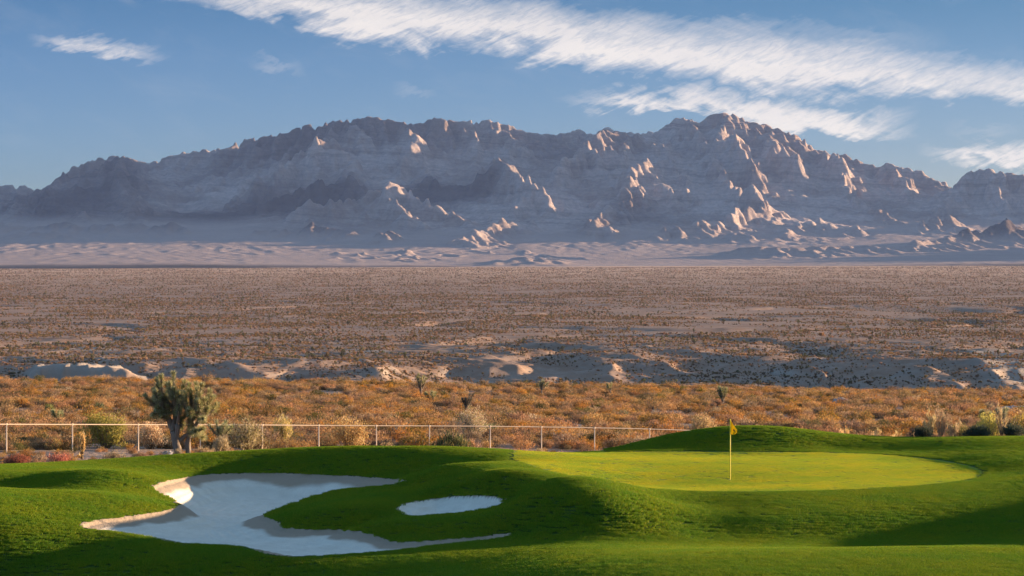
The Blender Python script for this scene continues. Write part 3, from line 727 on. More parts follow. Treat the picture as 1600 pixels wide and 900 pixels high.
for sp_ in SPECIAL: ok &= ((x_ - xpx(sp_[2], sp_[3])) ** 2 + (d_ - sp_[3]) ** 2) > (sp_[4] * 1.0 + .35) ** 2
for sp_ in SPECIAL: ok &= ~((np.abs(p_ - sp_[2]) < sp_[4] * F / sp_[3]) & (d_ < sp_[3]) & (d_ > sp_[3] - 9) & (np.arange(n) % 4 > 0))
ok &= (np.abs(d_ - fence_d) > .45)
ok &= (d_ > fence_d + .3) | (rng.random(n) < .45)
x_, d_, p_, fd_ = x_[ok], d_[ok], p_[ok], fence_d[ok]
z_ = surf(x_, d_) - .03
s_ = np.exp(rng.normal(0, .28, len(x_))) * (.72 + .38 * sstep(105, 150, d_)) * 1.0
s_ = np.clip(s_ * .88, .35, 1.7) * np.where(d_ < fd_ + .3, .52, 1)
row_ = HOR + F * (CAMZ - z_ - .4) / d_
k_ = rng.choice(8, len(x_), p=[.2, .2, .14, .1, .08, .06, .16, .06])
vis = (p_ > 0) & (p_ < 1600) & (row_ < HOR + F * (CAMZ - tps(xpx(p_, grass_edge(p_)), grass_edge(p_))) / grass_edge(p_))
order = np.argsort(-(s_ / d_) * vis)
near = order[:290]; rest = order[290:]
first = {}
for i in near:
    k = k_[i]
    o = bpy.data.objects.new('desert_shrub', protos[k]); COL.objects.link(o)
    o.location = (x_[i], d_[i], z_[i]); o.rotation_euler = (0, 0, rng.uniform(0, 6.28)); q = s_[i]; o.scale = (q, q, q * rng.uniform(.8, 1.15))
    tag(o, 'rounded dry rust-brown desert shrub on pale soil of the near terrace', 'shrub', 'dry desert shrubs on the near terrace')
    first.setdefault(int(k), o)
for k in range(8):
    if k not in first:
        i = rest[np.where(k_[rest] == k)[0][0]]; o = bpy.data.objects.new('desert_shrub', protos[k]); COL.objects.link(o); o.location = (x_[i], d_[i], z_[i])
        tag(o, 'rounded dry rust-brown desert shrub on pale soil of the near terrace', 'shrub', 'dry desert shrubs on the near terrace'); first[k] = o
src = [first[k] for k in range(8)]
o = scatter('terrace_shrubs', np.stack([x_[rest], d_[rest], z_[rest]], 1), src, s_[rest], rng.uniform(0, 6.28, len(rest)), None, k_[rest])
tag(o, 'mass of rust-orange desert scrub covering the terrace behind the fence', 'scrub', kind='stuff')

# --- scrub of the wash and the wide plain; its plant meshes come from small shrubs standing in the wash
FARP = [([(.31,.18,.085,3),(.22,.15,.065,2),(.38,.21,.11,1)], .6, .5, 170), ([(.21,.165,.07,3),(.28,.19,.085,2)], .5, .6, 150), ([(.38,.215,.12,3),(.45,.27,.16,2)], .65, .42, 170)]
fsrc = []
for i, (pal, r, h, n) in enumerate(FARP):
    me = shrub_one('wash_shrub', 80 + i, r, h, 12, n, .22, pal, mat=M_far, up=.5)
    px, d = (430, 780, 1290)[i], (765, 800, 780)[i]
    o = bpy.data.objects.new('wash_shrub', me); COL.objects.link(o); o.location = (xpx(px, d), d, ground_z(px, d)); 
    tag(o, 'small dark shrub on the pale bank of the wash, ' + ('left of the centre', 'near the centre', 'towards the right')[i], 'shrub', 'shrubs on the wash bank'); fsrc.append(o)
YP = [(.16, .17, .075, 2), (.22, .20, .09, 1), (.10, .10, .05, 2)]
def yucca_far():
    g = np.random.default_rng(9); vs, fs, cs = [], [], []; off = 0
    for (bx, by, bz) in ((0, 0, 2.3), (.7, .2, 1.9), (-.6, .1, 1.7), (.2, -.5, 1.5), (-.2, .4, 2.0)):
        n = 26; dr = g.normal(0, 1, (n, 3)); dr[:, 2] += .5; dr /= np.linalg.norm(dr, axis=1)[:, None]
        wd = np.cross(dr, g.normal(0, 1, (n, 3))); wd /= np.linalg.norm(wd, axis=1)[:, None]
        B_ = np.tile([bx, by, bz], (n, 1)); v, f = tris(B_, B_ + dr * .5, wd * .09); vs.append(v); fs.append(f + off); off += len(v)
        cs.append(np.repeat(np.array([c[:3] for c in YP])[g.integers(0, 3, n)], 3, 0))
        for w in ((.1, 0, 0), (0, .1, 0)):
            v, f = tris(np.array([[bx, by, bz]]), np.array([[0, 0, -.1]]), np.array([w])); vs.append(v); fs.append(f + off); off += 3; cs.append(np.tile([.13, .1, .08], (3, 1)))
    return npmesh('joshua_tree', np.concatenate(vs), np.concatenate(fs), M_far, False, {'Col': np.concatenate(cs)})
yo = bpy.data.objects.new('joshua_tree', yucca_far()); COL.objects.link(yo); _px, _d = 1185, 770; yo.location = (xpx(_px, _d), _d, ground_z(_px, _d))
tag(yo, 'tiny lone Joshua tree on the far bank of the wash, right of the flag', 'joshua tree')
n = 420000
Y_ = np.exp(rng.uniform(math.log(640), math.log(9300), n)); p_ = rng.uniform(-60, 1660, n); X_ = xpx(p_, Y_)
c = fbm(X_ / 60, Y_ / 110, 4, 421) + .5 * fbm(X_ / 260, Y_ / 500, 3, 431) - 3.5 * np.clip(ridged(X_ / 420 + .5 * fbm(X_ / 200, Y_ / 300, 3, 445), Y_ / 900, 2, 441) - .72, 0, 1)
ok = (c + rng.uniform(-.4, .4, n) > -.02) & (rng.random(n) < .8 + .2 * sstep(700, 1500, Y_))
X_, Y_ = X_[ok], Y_[ok]
sc_ = np.exp(rng.normal(0, .32, len(X_))) * np.interp(Y_, [640, 1000, 2400, 5200, 9000], [.55, .66, .95, 1.4, 2.0])
id_ = rng.choice(4, len(X_), p=[.36, .3, .31, .03])
sc_ = np.where(id_ == 3, np.minimum(sc_, 1.6) * .8, sc_)
o = scatter('plain_scrub', np.stack([X_, Y_, surf(X_, Y_) - .08], 1), fsrc + [yo], sc_, rng.uniform(0, 6.28, len(X_)), None, id_)
tag(o, 'desert scrub speckling the wide plain and the wash below the mountains', 'scrub', kind='stuff')
# ================================================================ Joshua trees and yuccas
M_spike = plant_mat('yucca_spikes', .3, .12)
t = NT('yucca_bark', .95, .05); p = t.n.new('ShaderNodeTexCoord').outputs['Object']
a = t.noise(t.scale(p, (1, 1, .25)), 16, 5, .7)
t.base(t.mix(a, (.10, .08, .065), (.36, .29, .23))); t.bump(a, .9, .05); M_bark = t.m
def tube(path, rad, seg=9, seed=0, rough=.12):
    g = np.random.default_rng(seed); path = np.array(path, float); n = len(path); vs = []
    for i in range(n):
        tn = path[min(i + 1, n - 1)] - path[max(i - 1, 0)]; tn /= np.linalg.norm(tn) + 1e-9
        u = np.cross(tn, [0.3, 1, .1]); u /= np.linalg.norm(u); w = np.cross(tn, u)
        for k in range(seg):
            a = 2 * math.pi * k / seg; r = rad[i] * (1 + g.normal(0, rough)); vs.append(path[i] + (u * math.cos(a) + w * math.sin(a)) * r)
    fs = []
    for i in range(n - 1):
        for k in range(seg):
            a, b = i * seg + k, i * seg + (k + 1) % seg; fs.append((a, b, b + seg, a + seg))
    vs.append(path[-1]); c = len(vs) - 1
    for k in range(seg): a = (n - 1) * seg + k; fs.append((a, (n - 1) * seg + (k + 1) % seg, c, c))
    return np.array(vs), np.array(fs)
def curve(p0, p1, bow, n=7):
    p0 = np.array(p0, float); p1 = np.array(p1, float); c = (p0 + p1) / 2 + np.array(bow)
    return [(1 - s) ** 2 * p0 + 2 * s * (1 - s) * c + s * s * p1 for s in np.linspace(0, 1, n)]
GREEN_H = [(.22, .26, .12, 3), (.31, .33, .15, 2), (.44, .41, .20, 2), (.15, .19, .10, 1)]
LIT_H = [(.50, .44, .24, 2), (.62, .54, .34, 2), (.34, .34, .16, 2), (.72, .62, .42, 1)]  # cream leaf tones with sunlit brightness put into the colour
def spikes(path, t0, n, ln, seed, head=True, pal=GREEN_H):
    g = np.random.default_rng(seed); path = np.array(path); m = len(path) - 1
    s = np.clip(g.uniform(t0, 1.0, n) + (g.random(n) < .3) * 1.0, 0, 1) * m; i = np.minimum(s.astype(int), m - 1); f = (s - i)[:, None]
    Q = path[i] * (1 - f) + path[i + 1] * f; tn = path[i + 1] - path[i]; tn /= np.linalg.norm(tn, axis=1)[:, None]
    tip = (s / m > .93)[:, None]
    rd = g.normal(0, 1, (n, 3)); rd -= tn * (rd * tn).sum(1)[:, None]; rd /= np.linalg.norm(rd, axis=1)[:, None]
    k = g.uniform(-.1, 1.1, (n, 1)); k = np.where(tip, g.uniform(.5, 3, (n, 1)), k)
    old = (s / m < (t0 + .35 * (1 - t0)))[:, None] & (g.random((n, 1)) < .6)
    k = np.where(old, -g.uniform(.2, .9, (n, 1)), k)
    dr = rd + tn * k; dr /= np.linalg.norm(dr, axis=1)[:, None]
    wd = np.cross(dr, tn + .01); wd /= np.linalg.norm(wd, axis=1)[:, None] + 1e-9
    L_ = ln * g.uniform(.7, 1.2, (n, 1))
    v, fa = tris(Q, Q + dr * L_, wd * L_ * .06)
    P_ = np.array([c[:3] for c in pal]); w = np.array([c[3] for c in pal], float); w /= w.sum()
    c = P_[g.choice(len(P_), n, p=w)]
    c = np.where(old, np.array([[.26, .21, .14]]), c) * g.uniform(.8, 1.2, (n, 1))
    return v, fa, np.repeat(c, 3, 0)
class Acc:
    def __init__(s): s.v, s.f, s.c, s.n = [], [], [], 0
    def add(s, v, f, c=None):
        f = np.asarray(f); s.v.append(v); s.f.append(f + s.n); s.n += len(v)
        s.c.append(c if c is not None else np.ones((len(v), 3)))
    def mesh(s, name, mat, smooth=False):
        if s.f[0].shape[1] == 4:
            fl = [tuple(dict.fromkeys(q.tolist())) for q in np.concatenate(s.f)]
            return npmesh(name, np.concatenate(s.v), fl, mat, smooth, {'Col': np.concatenate(s.c)})
        return npmesh(name, np.concatenate(s.v), np.concatenate(s.f), mat, smooth, {'Col': np.concatenate(s.c)})
# the big one in front of the fence: heads and limbs read off the photo (crop pixels, 5.62 per photo pixel, crop corner 200,570)
JD = 107.0
JX, JZ = xpx(284, JD), ground_z(284, JD)
def jp(u, v, y=0.):
    px = 200 + u / 5.62; row = 570 + v / 5.62; return np.array([xpx(px, JD) - JX, y, zrow(row, JD) - JZ])
root = empty('joshua_tree', (JX, JD, JZ)); tag(root, 'large spiky Joshua tree with many heads standing at the fence on the left', 'joshua tree')
bark, leaf = Acc(), Acc()
g = np.random.default_rng(77)
base = jp(462, 830); base[2] = -.25
N = {'A': jp(425, 690), 'B': jp(392, 580), 'C': jp(350, 480, .1), 'D': jp(440, 520, -.15), 'E': jp(420, 400, .1), 'F': jp(545, 600, .15), 'G': jp(570, 470, .1), 'H': jp(320, 400), 'I': jp(640, 470, -.1)}
base2 = jp(528, 830, .3); base2[2] = -.25
for pth, r in (([base, N['A'], N['B']], [.22, .155, .14]), ([N['A'], N['D']], [.13, .11]), ([N['B'], N['C'], N['H']], [.14, .12, .09]), ([N['B'], N['E']], [.12, .10]), ([base2, jp(515, 700, .25), N['F'], N['G']], [.15, .12, .11, .10]), ([N['F'], N['I']], [.10, .09]), ([N['A'], jp(480, 640, .1), N['F']], [.12, .09, .1])):
    P_, Rr = [], []
    for i in range(len(pth) - 1):
        for s in np.linspace(0, 1, 6)[(1 if i else 0):]: P_.append(pth[i] * (1 - s) + pth[i + 1] * s + g.normal(0, .012, 3)); Rr.append(r[i] * (1 - s) + r[i + 1] * s)
    bark.add(*tube(P_, Rr, 11, 5))
HEADS = [((250,150),'H'),((305,118),'H'),((385,100),'E'),((470,175),'E'),((520,195),'E'),((580,192),'G'),((655,190),'G'),((705,250),'I'),((738,300),'I'),((758,370),'I'),((170,285),'H'),((215,320),'H'),((240,380),'C'),((275,420),'C'),((285,200),'H'),((345,190),'E'),((420,225),'E'),((440,380),'D'),
         ((500,285),'E'),((545,240),'G'),((600,285),'G'),((640,340),'I'),((700,400),'I'),((575,330),'G'),((465,530),'D'),((430,440),'D'),((660,560),'F'),((640,640),'F'),((600,585),'F'),((320,260),'H'),((380,290),'E'),((265,250),'H'),((330,330),'C'),((470,330),'D'),((520,380),'G'),((560,400),'G'),((620,420),'I'),((680,320),'I'),((390,180),'E'),((440,270),'E'),((610,230),'G'),((350,380),'C'),((490,460),'D'),((670,470),'I'),((540,500),'F'),((230,235),'H')]
g2 = np.random.default_rng(5)
for _ in range(26):
    u_, v_ = g2.uniform(200, 740), g2.uniform(190, 470)
    if v_ > 190 + 40 and (u_ - 460) ** 2 / 270 ** 2 + (v_ - 330) ** 2 / 170 ** 2 < 1: HEADS.append(((u_, v_), 'H' if u_ < 300 else 'E' if u_ < 450 else 'G' if u_ < 600 else 'I'))
for i, ((u, v), nd) in enumerate(HEADS):
    e = jp(u, v, g.uniform(-.75, .75)); n0 = N[nd]
    hv = np.array([0, 0, 1.]) ; out = e - n0
    bow = np.array([out[0] * .14 + g.normal(0, .05), out[1] * .2, -.05])
    pth = curve(n0, e, bow, 9); L0 = np.linalg.norm(out)
    bark.add(*tube(pth, np.linspace(.075, .045, 9), 7, i))
    t0 = max(.15, 1 - .50 / max(L0, .4))
    n = 420
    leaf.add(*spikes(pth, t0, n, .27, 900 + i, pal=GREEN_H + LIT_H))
    # crest of pale tips, sunlit tone painted into the leaf colour
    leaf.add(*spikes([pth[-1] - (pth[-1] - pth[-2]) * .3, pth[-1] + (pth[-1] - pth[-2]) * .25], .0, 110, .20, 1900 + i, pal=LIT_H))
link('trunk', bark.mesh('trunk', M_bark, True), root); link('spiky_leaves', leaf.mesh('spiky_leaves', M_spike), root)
# smaller ones, generated the same way
def joshua(name, lab, px, d, h, heads, seed, width=.5, cat='joshua tree', ll=.2, trunk=.4, dead=0):
    g = np.random.default_rng(seed); h *= 1.18; root = empty(name, (xpx(px, d), d, ground_z(px, d) - .03)); tag(root, lab, cat)
    b, l = Acc(), Acc(); fork = np.array([g.normal(0, .04 * h), 0, h * trunk])
    b.add(*tube(curve((0, 0, -.1), fork, (.03 * h, 0, 0), 5), np.linspace(.05 * h, .038 * h, 5), 8, seed))
    for k in range(heads):
        a = 2 * math.pi * k / heads + g.uniform(-.4, .4); rr = width * h * g.uniform(.35, 1) if heads > 1 else 0
        e = np.array([math.cos(a) * rr, math.sin(a) * rr, h * g.uniform(.78, 1.0) - .25 * rr])
        pth = curve(fork, e, (e[0] * .1, e[1] * .1, g.uniform(-.05, .05) * h), 7)
        b.add(*tube(pth, np.linspace(.034, .022, 7) * h, 7, seed + k))
        l.add(*spikes(pth, .45, 260, ll * 1.25, seed * 13 + k, pal=GREEN_H + LIT_H if not dead else [(.25, .2, .15, 1), (.16, .14, .1, 1)]))
    link('trunk', b.mesh('trunk', M_bark, True), root); link('spiky_leaves', l.mesh('spiky_leaves', M_spike), root)
def yucca(lab, px, d, r, seed, pal=YUC):
    g = np.random.default_rng(seed); root = empty('yucca', (xpx(px, d), d, ground_z(px, d))); tag(root, lab, 'yucca')
    l = Acc(); b = Acc(); b.add(*tube([(0, 0, -.1), (0, 0, r * .7)], [.08 * r, .07 * r], 7, seed)); link('stump', b.mesh('stump', M_bark), root)
    n = 260; dr = g.normal(0, 1, (n, 3)); dr[:, 2] = np.abs(dr[:, 2]) + .1; dr /= np.linalg.norm(dr, axis=1)[:, None]
    wd = np.cross(dr, g.normal(0, 1, (n, 3))); wd /= np.linalg.norm(wd, axis=1)[:, None]
    B_ = np.tile([0, 0, r * .45], (n, 1)); v, f = tris(B_, B_ + dr * r * g.uniform(.7, 1.1, (n, 1)), wd * r * .05)
    P_ = np.array([c[:3] for c in pal]); l.add(v, f, np.repeat(P_[g.integers(0, len(P_), n)], 3, 0))
    link('rosette', l.mesh('rosette', M_spike), root)
joshua('joshua_tree', 'small round-headed Joshua tree just behind the fence, right of the big one', 345, 116, 1.35, 9, 31, .42, ll=.2, trunk=.45)
joshua('joshua_tree', 'tall slender Joshua tree on the terrace edge, left of the centre', 657, 262, 2.5, 6, 33, .20, ll=.30, trunk=.35)
joshua('joshua_tree', 'short forked Joshua tree just right of the tall slender one', 675, 235, 1.25, 5, 34, .42, ll=.28)
joshua('joshua_tree', 'brown shaggy Joshua tree standing mid terrace above the reed clumps', 730, 205, 1.7, 5, 35, .22, ll=.28, dead=1)
joshua('joshua_tree', 'small bushy Joshua tree on the terrace skyline, left of two before the flag', 847, 285, 1.6, 5, 36, .33, ll=.3)
joshua('joshua_tree', 'thin Joshua tree on the terrace skyline, the right of two before the flag', 953, 290, 1.4, 3, 37, .25, ll=.3)
joshua('joshua_tree', 'dense upright Joshua tree on the terrace edge directly above the flag', 1128, 255, 1.9, 9, 38, .24, ll=.3, trunk=.3)
joshua('joshua_tree', 'dark squat Joshua tree on the terrace, upper left of the big Joshua tree', 90, 165, 1.15, 5, 39, .38, ll=.24, trunk=.3)
joshua('joshua_tree', 'small Joshua tree near the right edge above the olive bush', 1537, 165, 1.3, 4, 40, .28, ll=.25)
joshua('joshua_tree', 'small dark Joshua tree near the right edge above the yellow bush', 1568, 160, 1.5, 4, 41, .28, ll=.25)
yucca('spiky grey yucca with a pale dead skirt above the cream grass clump', 445, 168, .62, 51, [(.3,.27,.22,1),(.14,.14,.1,1),(.24,.23,.1,1)])
yucca('green spiky yucca behind the rail above the brown shrub', 484, 165, .62, 52)
yucca('yellow-green yucca behind the rail, right of the green spiky one', 517, 165, .58, 53)
yucca('bright yellow-green yucca in mid terrace, left of centre', 547, 205, .6, 54, [(.3,.3,.06,1),(.2,.22,.06,1)])
yucca('yellowish yucca on the left of the terrace above the dark squat Joshua tree', 78, 205, .65, 55, [(.28,.26,.07,1),(.18,.18,.06,1)])
yucca('olive yucca on the terrace, left of the big Joshua tree top', 155, 205, .85, 56)
yucca('pale yucca on the terrace above and left of the flag', 975, 190, .75, 57)
yucca('dark green round yucca on the terrace to the right of the mound', 1255, 165, .62, 58, [(.09,.11,.05,1),(.15,.16,.07,1)])
yucca('pair-leaved yellow yucca behind the rail above the large dark reed clump', 755, 150, .6, 59, [(.32,.3,.1,1),(.22,.22,.08,1)])
yucca('light green yucca behind the rail right of the pale whitish bush', 769, 148, .62, 60, [(.3,.32,.12,1),(.22,.24,.08,1)])
# pale boulders / mounds of caliche on the terrace
t = NT('caliche', .95, .05); p = t.pos(); a = t.noise(p, 1.5, 5, .65); t.base(t.mix(a, (.34, .30, .27), (.48, .44, .40))); t.bump(a, .7, .2); M_cal = t.m
def mound(name, lab, px, d, rx, ry, h, seed, kind=None):
    nx_, ny_ = 48, 30; u, v = np.meshgrid(np.linspace(-1, 1, nx_), np.linspace(-1, 1, ny_)); x = u * rx; y = v * ry
    hh = h * np.clip(1 - (u ** 2 + v ** 2), -.15, 1) ** 1 * (1 + .5 * fbm(u * 3 + seed, v * 3, 4, seed)) 
    X0 = xpx(px, d); z = surf(X0 + x, d + y) - ground_z(px, d) + np.where(u ** 2 + v ** 2 < 1, hh, -.3)
    o = link(name, npmesh(name, np.stack([x, y, z], -1).reshape(-1, 3), gridfaces(ny_, nx_), M_cal, True), loc=(X0, d, ground_z(px, d))); tag(o, lab, 'dirt mound')
mound('pale_mound', 'low white dirt mound on the terrace edge, right of the flag', 1313, 268, 1.6, 1.8, .75, 7)
mound('pale_mound', 'long flat white dirt mound on the terrace edge near the right edge', 1585, 262, 2.4, 1.5, .4, 8)
mound('pale_rock', 'flat pale rock slab beside the big Joshua tree trunk', 263, 113, .42, .4, .20, 9)
# ================================================================ fence
t = NT('galvanized_pipe', .55, .4); a = t.noise(t.pos(), 6, 3, .6); t.base(t.mix(a, (.62, .47, .33), (.72, .57, .42))); t.b.inputs['Metallic'].default_value = .15; M_pipe = t.m
posts = [(10,0),(113,0),(216,0),(313,0),(410,0),(498,0),(588,0),(671,0),(766,0),(846,0),(929,0),(1015,0),(1097,0),(1178,0),(1257,0),(1334,0),(1410,0),(-93,0),(-196,0)]
fd = lambda px: float(np.interp(px, [-300, 0, 500, 1000, 1410], [103, 110, 122, 132, 140]))
frow = lambda px: float(np.interp(px, [-300, 0, 400, 520, 750, 900, 1000, 1090, 1290, 1345, 1420], [663, 663, 664, 665, 666, 668, 670, 673, 681.3, 683, 684.2]))
posts = sorted(p[0] for p in posts)
r0 = empty('pipe_fence', (xpx(10, fd(10)), fd(10), ground_z(10, fd(10)))); tag(r0, 'long low beige pipe fence with thin posts and one top rail along desert edge', 'fence')
off = np.array(r0.location)
pts = []
for px in np.linspace(posts[0], posts[-1], 90):
    d = fd(px); pts.append(np.array([xpx(px, d), d, zrow(frow(px), d)]) - off)
def pipe(path, r, seg=10):
    v, f = tube(path, [r] * len(path), seg, 1, 0); return [tuple(dict.fromkeys(q)) for q in f.tolist()], v
f, v = pipe(pts, .026); link('top_rail', npmesh('top_rail', v, f, M_pipe, True), r0)
for px in posts:
    d = fd(px); x = xpx(px, d); zt = zrow(frow(px), d); zb = ground_z(px, d)
    f, v = pipe([(0, 0, zb - .4 - zt), (0, 0, -.03)], .028)
    o = link('post', npmesh('post', v, f, M_pipe, True), r0); o.location = Vector((x, d, zt)) - r0.location
    f, v = pipe([(0, 0, -.05), (0, 0, .0), (0, 0, .035), (0, 0, .05)], .036)
    cp = link('post_cap', npmesh('post_cap', v, f, M_pipe, True), o)
f, v = pipe([q - np.array([0, 0, 1.20]) for q in pts], .004, 5); link('tension_wire', npmesh('tension_wire', v, f, M_pipe), r0)

# ================================================================ flagstick
t = NT('yellow_paint', .45, .4); t.base((.90, .66, .02)); M_yel = t.m
t = NT('yellow_cloth', .8, .1); n_ = t.noise(t.pos(), 30, 3, .6); c = t.mix(n_, (.93, .68, .02), (.88, .62, .015)); t.base(c); t.translucent(c, .4); M_cloth = t.m
t = NT('emblem_print', .8, .1); t.base((.35, .10, .03)); M_emb = t.m
t = NT('cup_liner', .5, .3); t.base((.75, .75, .72)); M_cup = t.m
fx_, fy_ = [float(v) for v in pix(1141, 750)]
fz_ = float(tps(np.array([fx_]), np.array([fy_]))[0])
HT = zrow(656, fy_) - fz_
fr = empty('golf_flagstick', (fx_, fy_, fz_)); tag(fr, 'yellow golf flagstick with drooping yellow flag standing in the hole on the green', 'flagstick')
f, v = pipe([(0, 0, -.12), (0, 0, .1), (0, 0, HT * .5), (0, 0, HT - .01)], .017); link('pole', npmesh('pole', v, f, M_yel, True), fr)
f, v = pipe([(0, 0, HT - .01), (0, 0, HT + .012), (0, 0, HT + .02)], .022); link('pole_cap', npmesh('pole_cap', v, f, M_yel, True), fr)
# rim of the cup
a = np.linspace(0, 2 * math.pi, 33)[:-1]; ri, ro = .054, .062
v = np.concatenate([np.stack([np.cos(a) * q, np.sin(a) * q, 0 * a + z], 1) for q, z in ((ro, .006), (ri, .006), (ri, -.02))]); n = 32
fc = [(i, (i + 1) % n, n + (i + 1) % n, n + i) for i in range(n)] + [(n + i, n + (i + 1) % n, 2 * n + (i + 1) % n, 2 * n + i) for i in range(n)]
link('cup', npmesh('cup', v, fc, M_cup), fr)
# limp cloth: hoist edge on the pole, fly edge hanging down in folds
mU, mV = 26, 22; u, w = np.meshgrid(np.linspace(0, 1, mU), np.linspace(0, 1, mV))
top_z = HT - .02 - .34 * u ** .9; bot_z = HT - .50 - .04 * u - .02 * np.sin(u * 5)
X = .018 + .225 * u * (1 - .30 * np.clip(w - .55, 0, 1) * 2 * u); Z = top_z * (1 - w) + bot_z * w
X = np.where(w > .5, X - .02 * u * (w - .5), X); Y = .022 * np.sin(u * 7 + w * 2.0) * u ** .5 + .008 * np.sin(u * 15 + w * 3) * u
for nm, th in (('flag', .0),):
    cl_ = link('flag', npmesh('flag', np.stack([X, Y, Z], -1).reshape(-1, 3), gridfaces(mV, mU), M_cloth, True), fr)
    md = cl_.modifiers.new('thickness', 'SOLIDIFY'); md.thickness = .003
# little printed mark
i0, i1, j0, j1 = 10, 17, 9, 14
sub = np.stack([X, Y, Z], -1)[j0:j1, i0:i1]; 
for s_i in (-1,):
    q = sub.copy(); q[..., 1] += s_i * .006; q[..., 2] += .01 * np.sin(np.linspace(0, 6, q.shape[1]))[None]
    link('emblem', npmesh('emblem', q.reshape(-1, 3), gridfaces(q.shape[0], q.shape[1]), M_emb, True), cl_)

# ================================================================ turf tufts over the rough
pv, pf, pc = blade_patch(1, 150, .34, .040, .010)
tuf = []
for i in range(3):
    me = multi_patch('grass_tuft', i, .36, 60 + i, 190, .034, .012, M_blade)
    tuf.append(me)
n = 115000
d_ = np.sqrt(rng.uniform(56.5 ** 2, 106 ** 2, n)); p_ = rng.uniform(-30, 1630, n); x_ = xpx(p_, d_)
a1 = sdist(pb1, x_, d_); a2 = sdist(pb2, x_, d_); ag = sdist(pgr, x_, d_)
wg = .05 * fbm(x_ * 1.7, d_ * 1.7, 3, 101) + .025 * gnoise(x_ * 6, d_ * 6, 105)
ok = (np.maximum(a1, a2) + wg < -.12) & (ag < -.18) & (d_ < grass_edge(p_) + .15)
x_, d_, p_ = x_[ok], d_[ok], p_[ok]; z_ = tps(x_, d_)
srcs = []
for i in range(3):
    o = bpy.data.objects.new('grass_tuft', tuf[i]); COL.objects.link(o); o.location = (x_[i], d_[i], z_[i])
    tag(o, 'short green grass tuft in the mown rough', 'grass tuft', 'grass tufts in the mown rough'); srcs.append(o)
o = scatter('rough_grass', np.stack([x_, d_, z_], 1), srcs, rng.uniform(.75, 1.25, len(x_)), rng.uniform(0, 6.28, len(x_)))
tag(o, 'short green blades of the mown rough around the bunkers and green', 'grass', kind='stuff')

# putting surface: very short dense blades
def short_patch(seed):
    r = np.random.default_rng(seed); v, f, c = blade_patch(seed, 420, .36, .011, .009)
    v[:, 2] = np.where(v[:, 2] < 0, -.004, v[:, 2]); c = c / c.mean(0) * np.array([.34, .43, .030]) * .92 + c * .1
    return npmesh('putting_tuft', v, f, M_blade, False, {'Col': c})
n = 16000
d_ = rng.uniform(78, 101, n); x_ = xpx(rng.uniform(760, 1580, n), d_); ag = sdist(pgr, x_, d_); ok = ag > .1
x_, d_ = x_[ok], d_[ok]; z_ = tps(x_, d_)
gs = []
for i in range(2):
    o = bpy.data.objects.new('putting_tuft', short_patch(90 + i)); COL.objects.link(o); o.location = (x_[i], d_[i], z_[i])
    tag(o, 'patch of very short pale green grass on the putting green', 'grass patch', 'grass patches of the putting green'); gs.append(o)
o = scatter('putting_grass', np.stack([x_, d_, z_], 1), gs, rng.uniform(.85, 1.15, len(x_)), rng.uniform(0, 6.28, len(x_)))
tag(o, 'closely mown yellow-green grass of the putting green', 'grass', kind='stuff')
# ================================================================ camera, sun, sky
cam = bpy.data.cameras.new('camera'); co = bpy.data.objects.new('camera', cam); COL.objects.link(co); S.camera = co
cam.sensor_width = 36; cam.lens = F / 1600 * 36; cam.clip_end = 60000; cam.clip_start = .5
co.location = (0, 0, CAMZ); co.rotation_euler = (R(90) - math.atan((450 - HOR) / F), 0, 0)
sl = bpy.data.lights.new('sun', 'SUN'); so = bpy.data.objects.new('sun', sl); COL.objects.link(so)
sl.energy = 5.0; sl.angle = R(.53); sl.color = (1, .71, .45)
sd = Vector((math.cos(R(SUN_EL)) * math.cos(R(SUN_AZ)), math.cos(R(SUN_EL)) * math.sin(R(SUN_AZ)), math.sin(R(SUN_EL))))
so.rotation_euler = (-sd).to_track_quat('-Z', 'Y').to_euler(); so.location = (30, 0, 40)
W = bpy.data.worlds.new('World'); S.world = W; W.use_nodes = True
wn = W.node_tree.nodes; wl = W.node_tree.links
bg = wn['Background']; bg.inputs['Strength'].default_value = .1
sky = wn.new('ShaderNodeTexSky'); sky.sky_type = 'NISHITA'; sky.sun_disc = False
sky.sun_elevation = R(SUN_EL); sky.sun_rotation = R(90 - SUN_AZ); sky.altitude = 900
sky.air_density = 1.0; sky.dust_density = .6; sky.ozone_density = 1.6
class WT(NT):
    def __init__(s): s.t = W.node_tree; s.n = s.t.nodes; s.l = s.t.links
t = WT()
tc = wn.new('ShaderNodeTexCoord')
sx = wn.new('ShaderNodeSeparateXYZ'); wl.new(tc.outputs['Generated'], sx.inputs[0])
# clouds live on the sky sphere: azimuth and elevation in degrees
az = t.math('MULTIPLY', t.math('ARCTAN2', sx.outputs['X'], sx.outputs['Y']), 57.2958)
el = t.math('MULTIPLY', t.math('ARCSINE', sx.outputs['Z']), 57.2958)
AZ = lambda px: math.degrees(math.atan((px - 800) / F))
EL = lambda row: math.degrees(math.atan((HOR - row) / F))
cv = wn.new('ShaderNodeCombineXYZ'); wl.new(az, cv.inputs[0]); wl.new(el, cv.inputs[1])
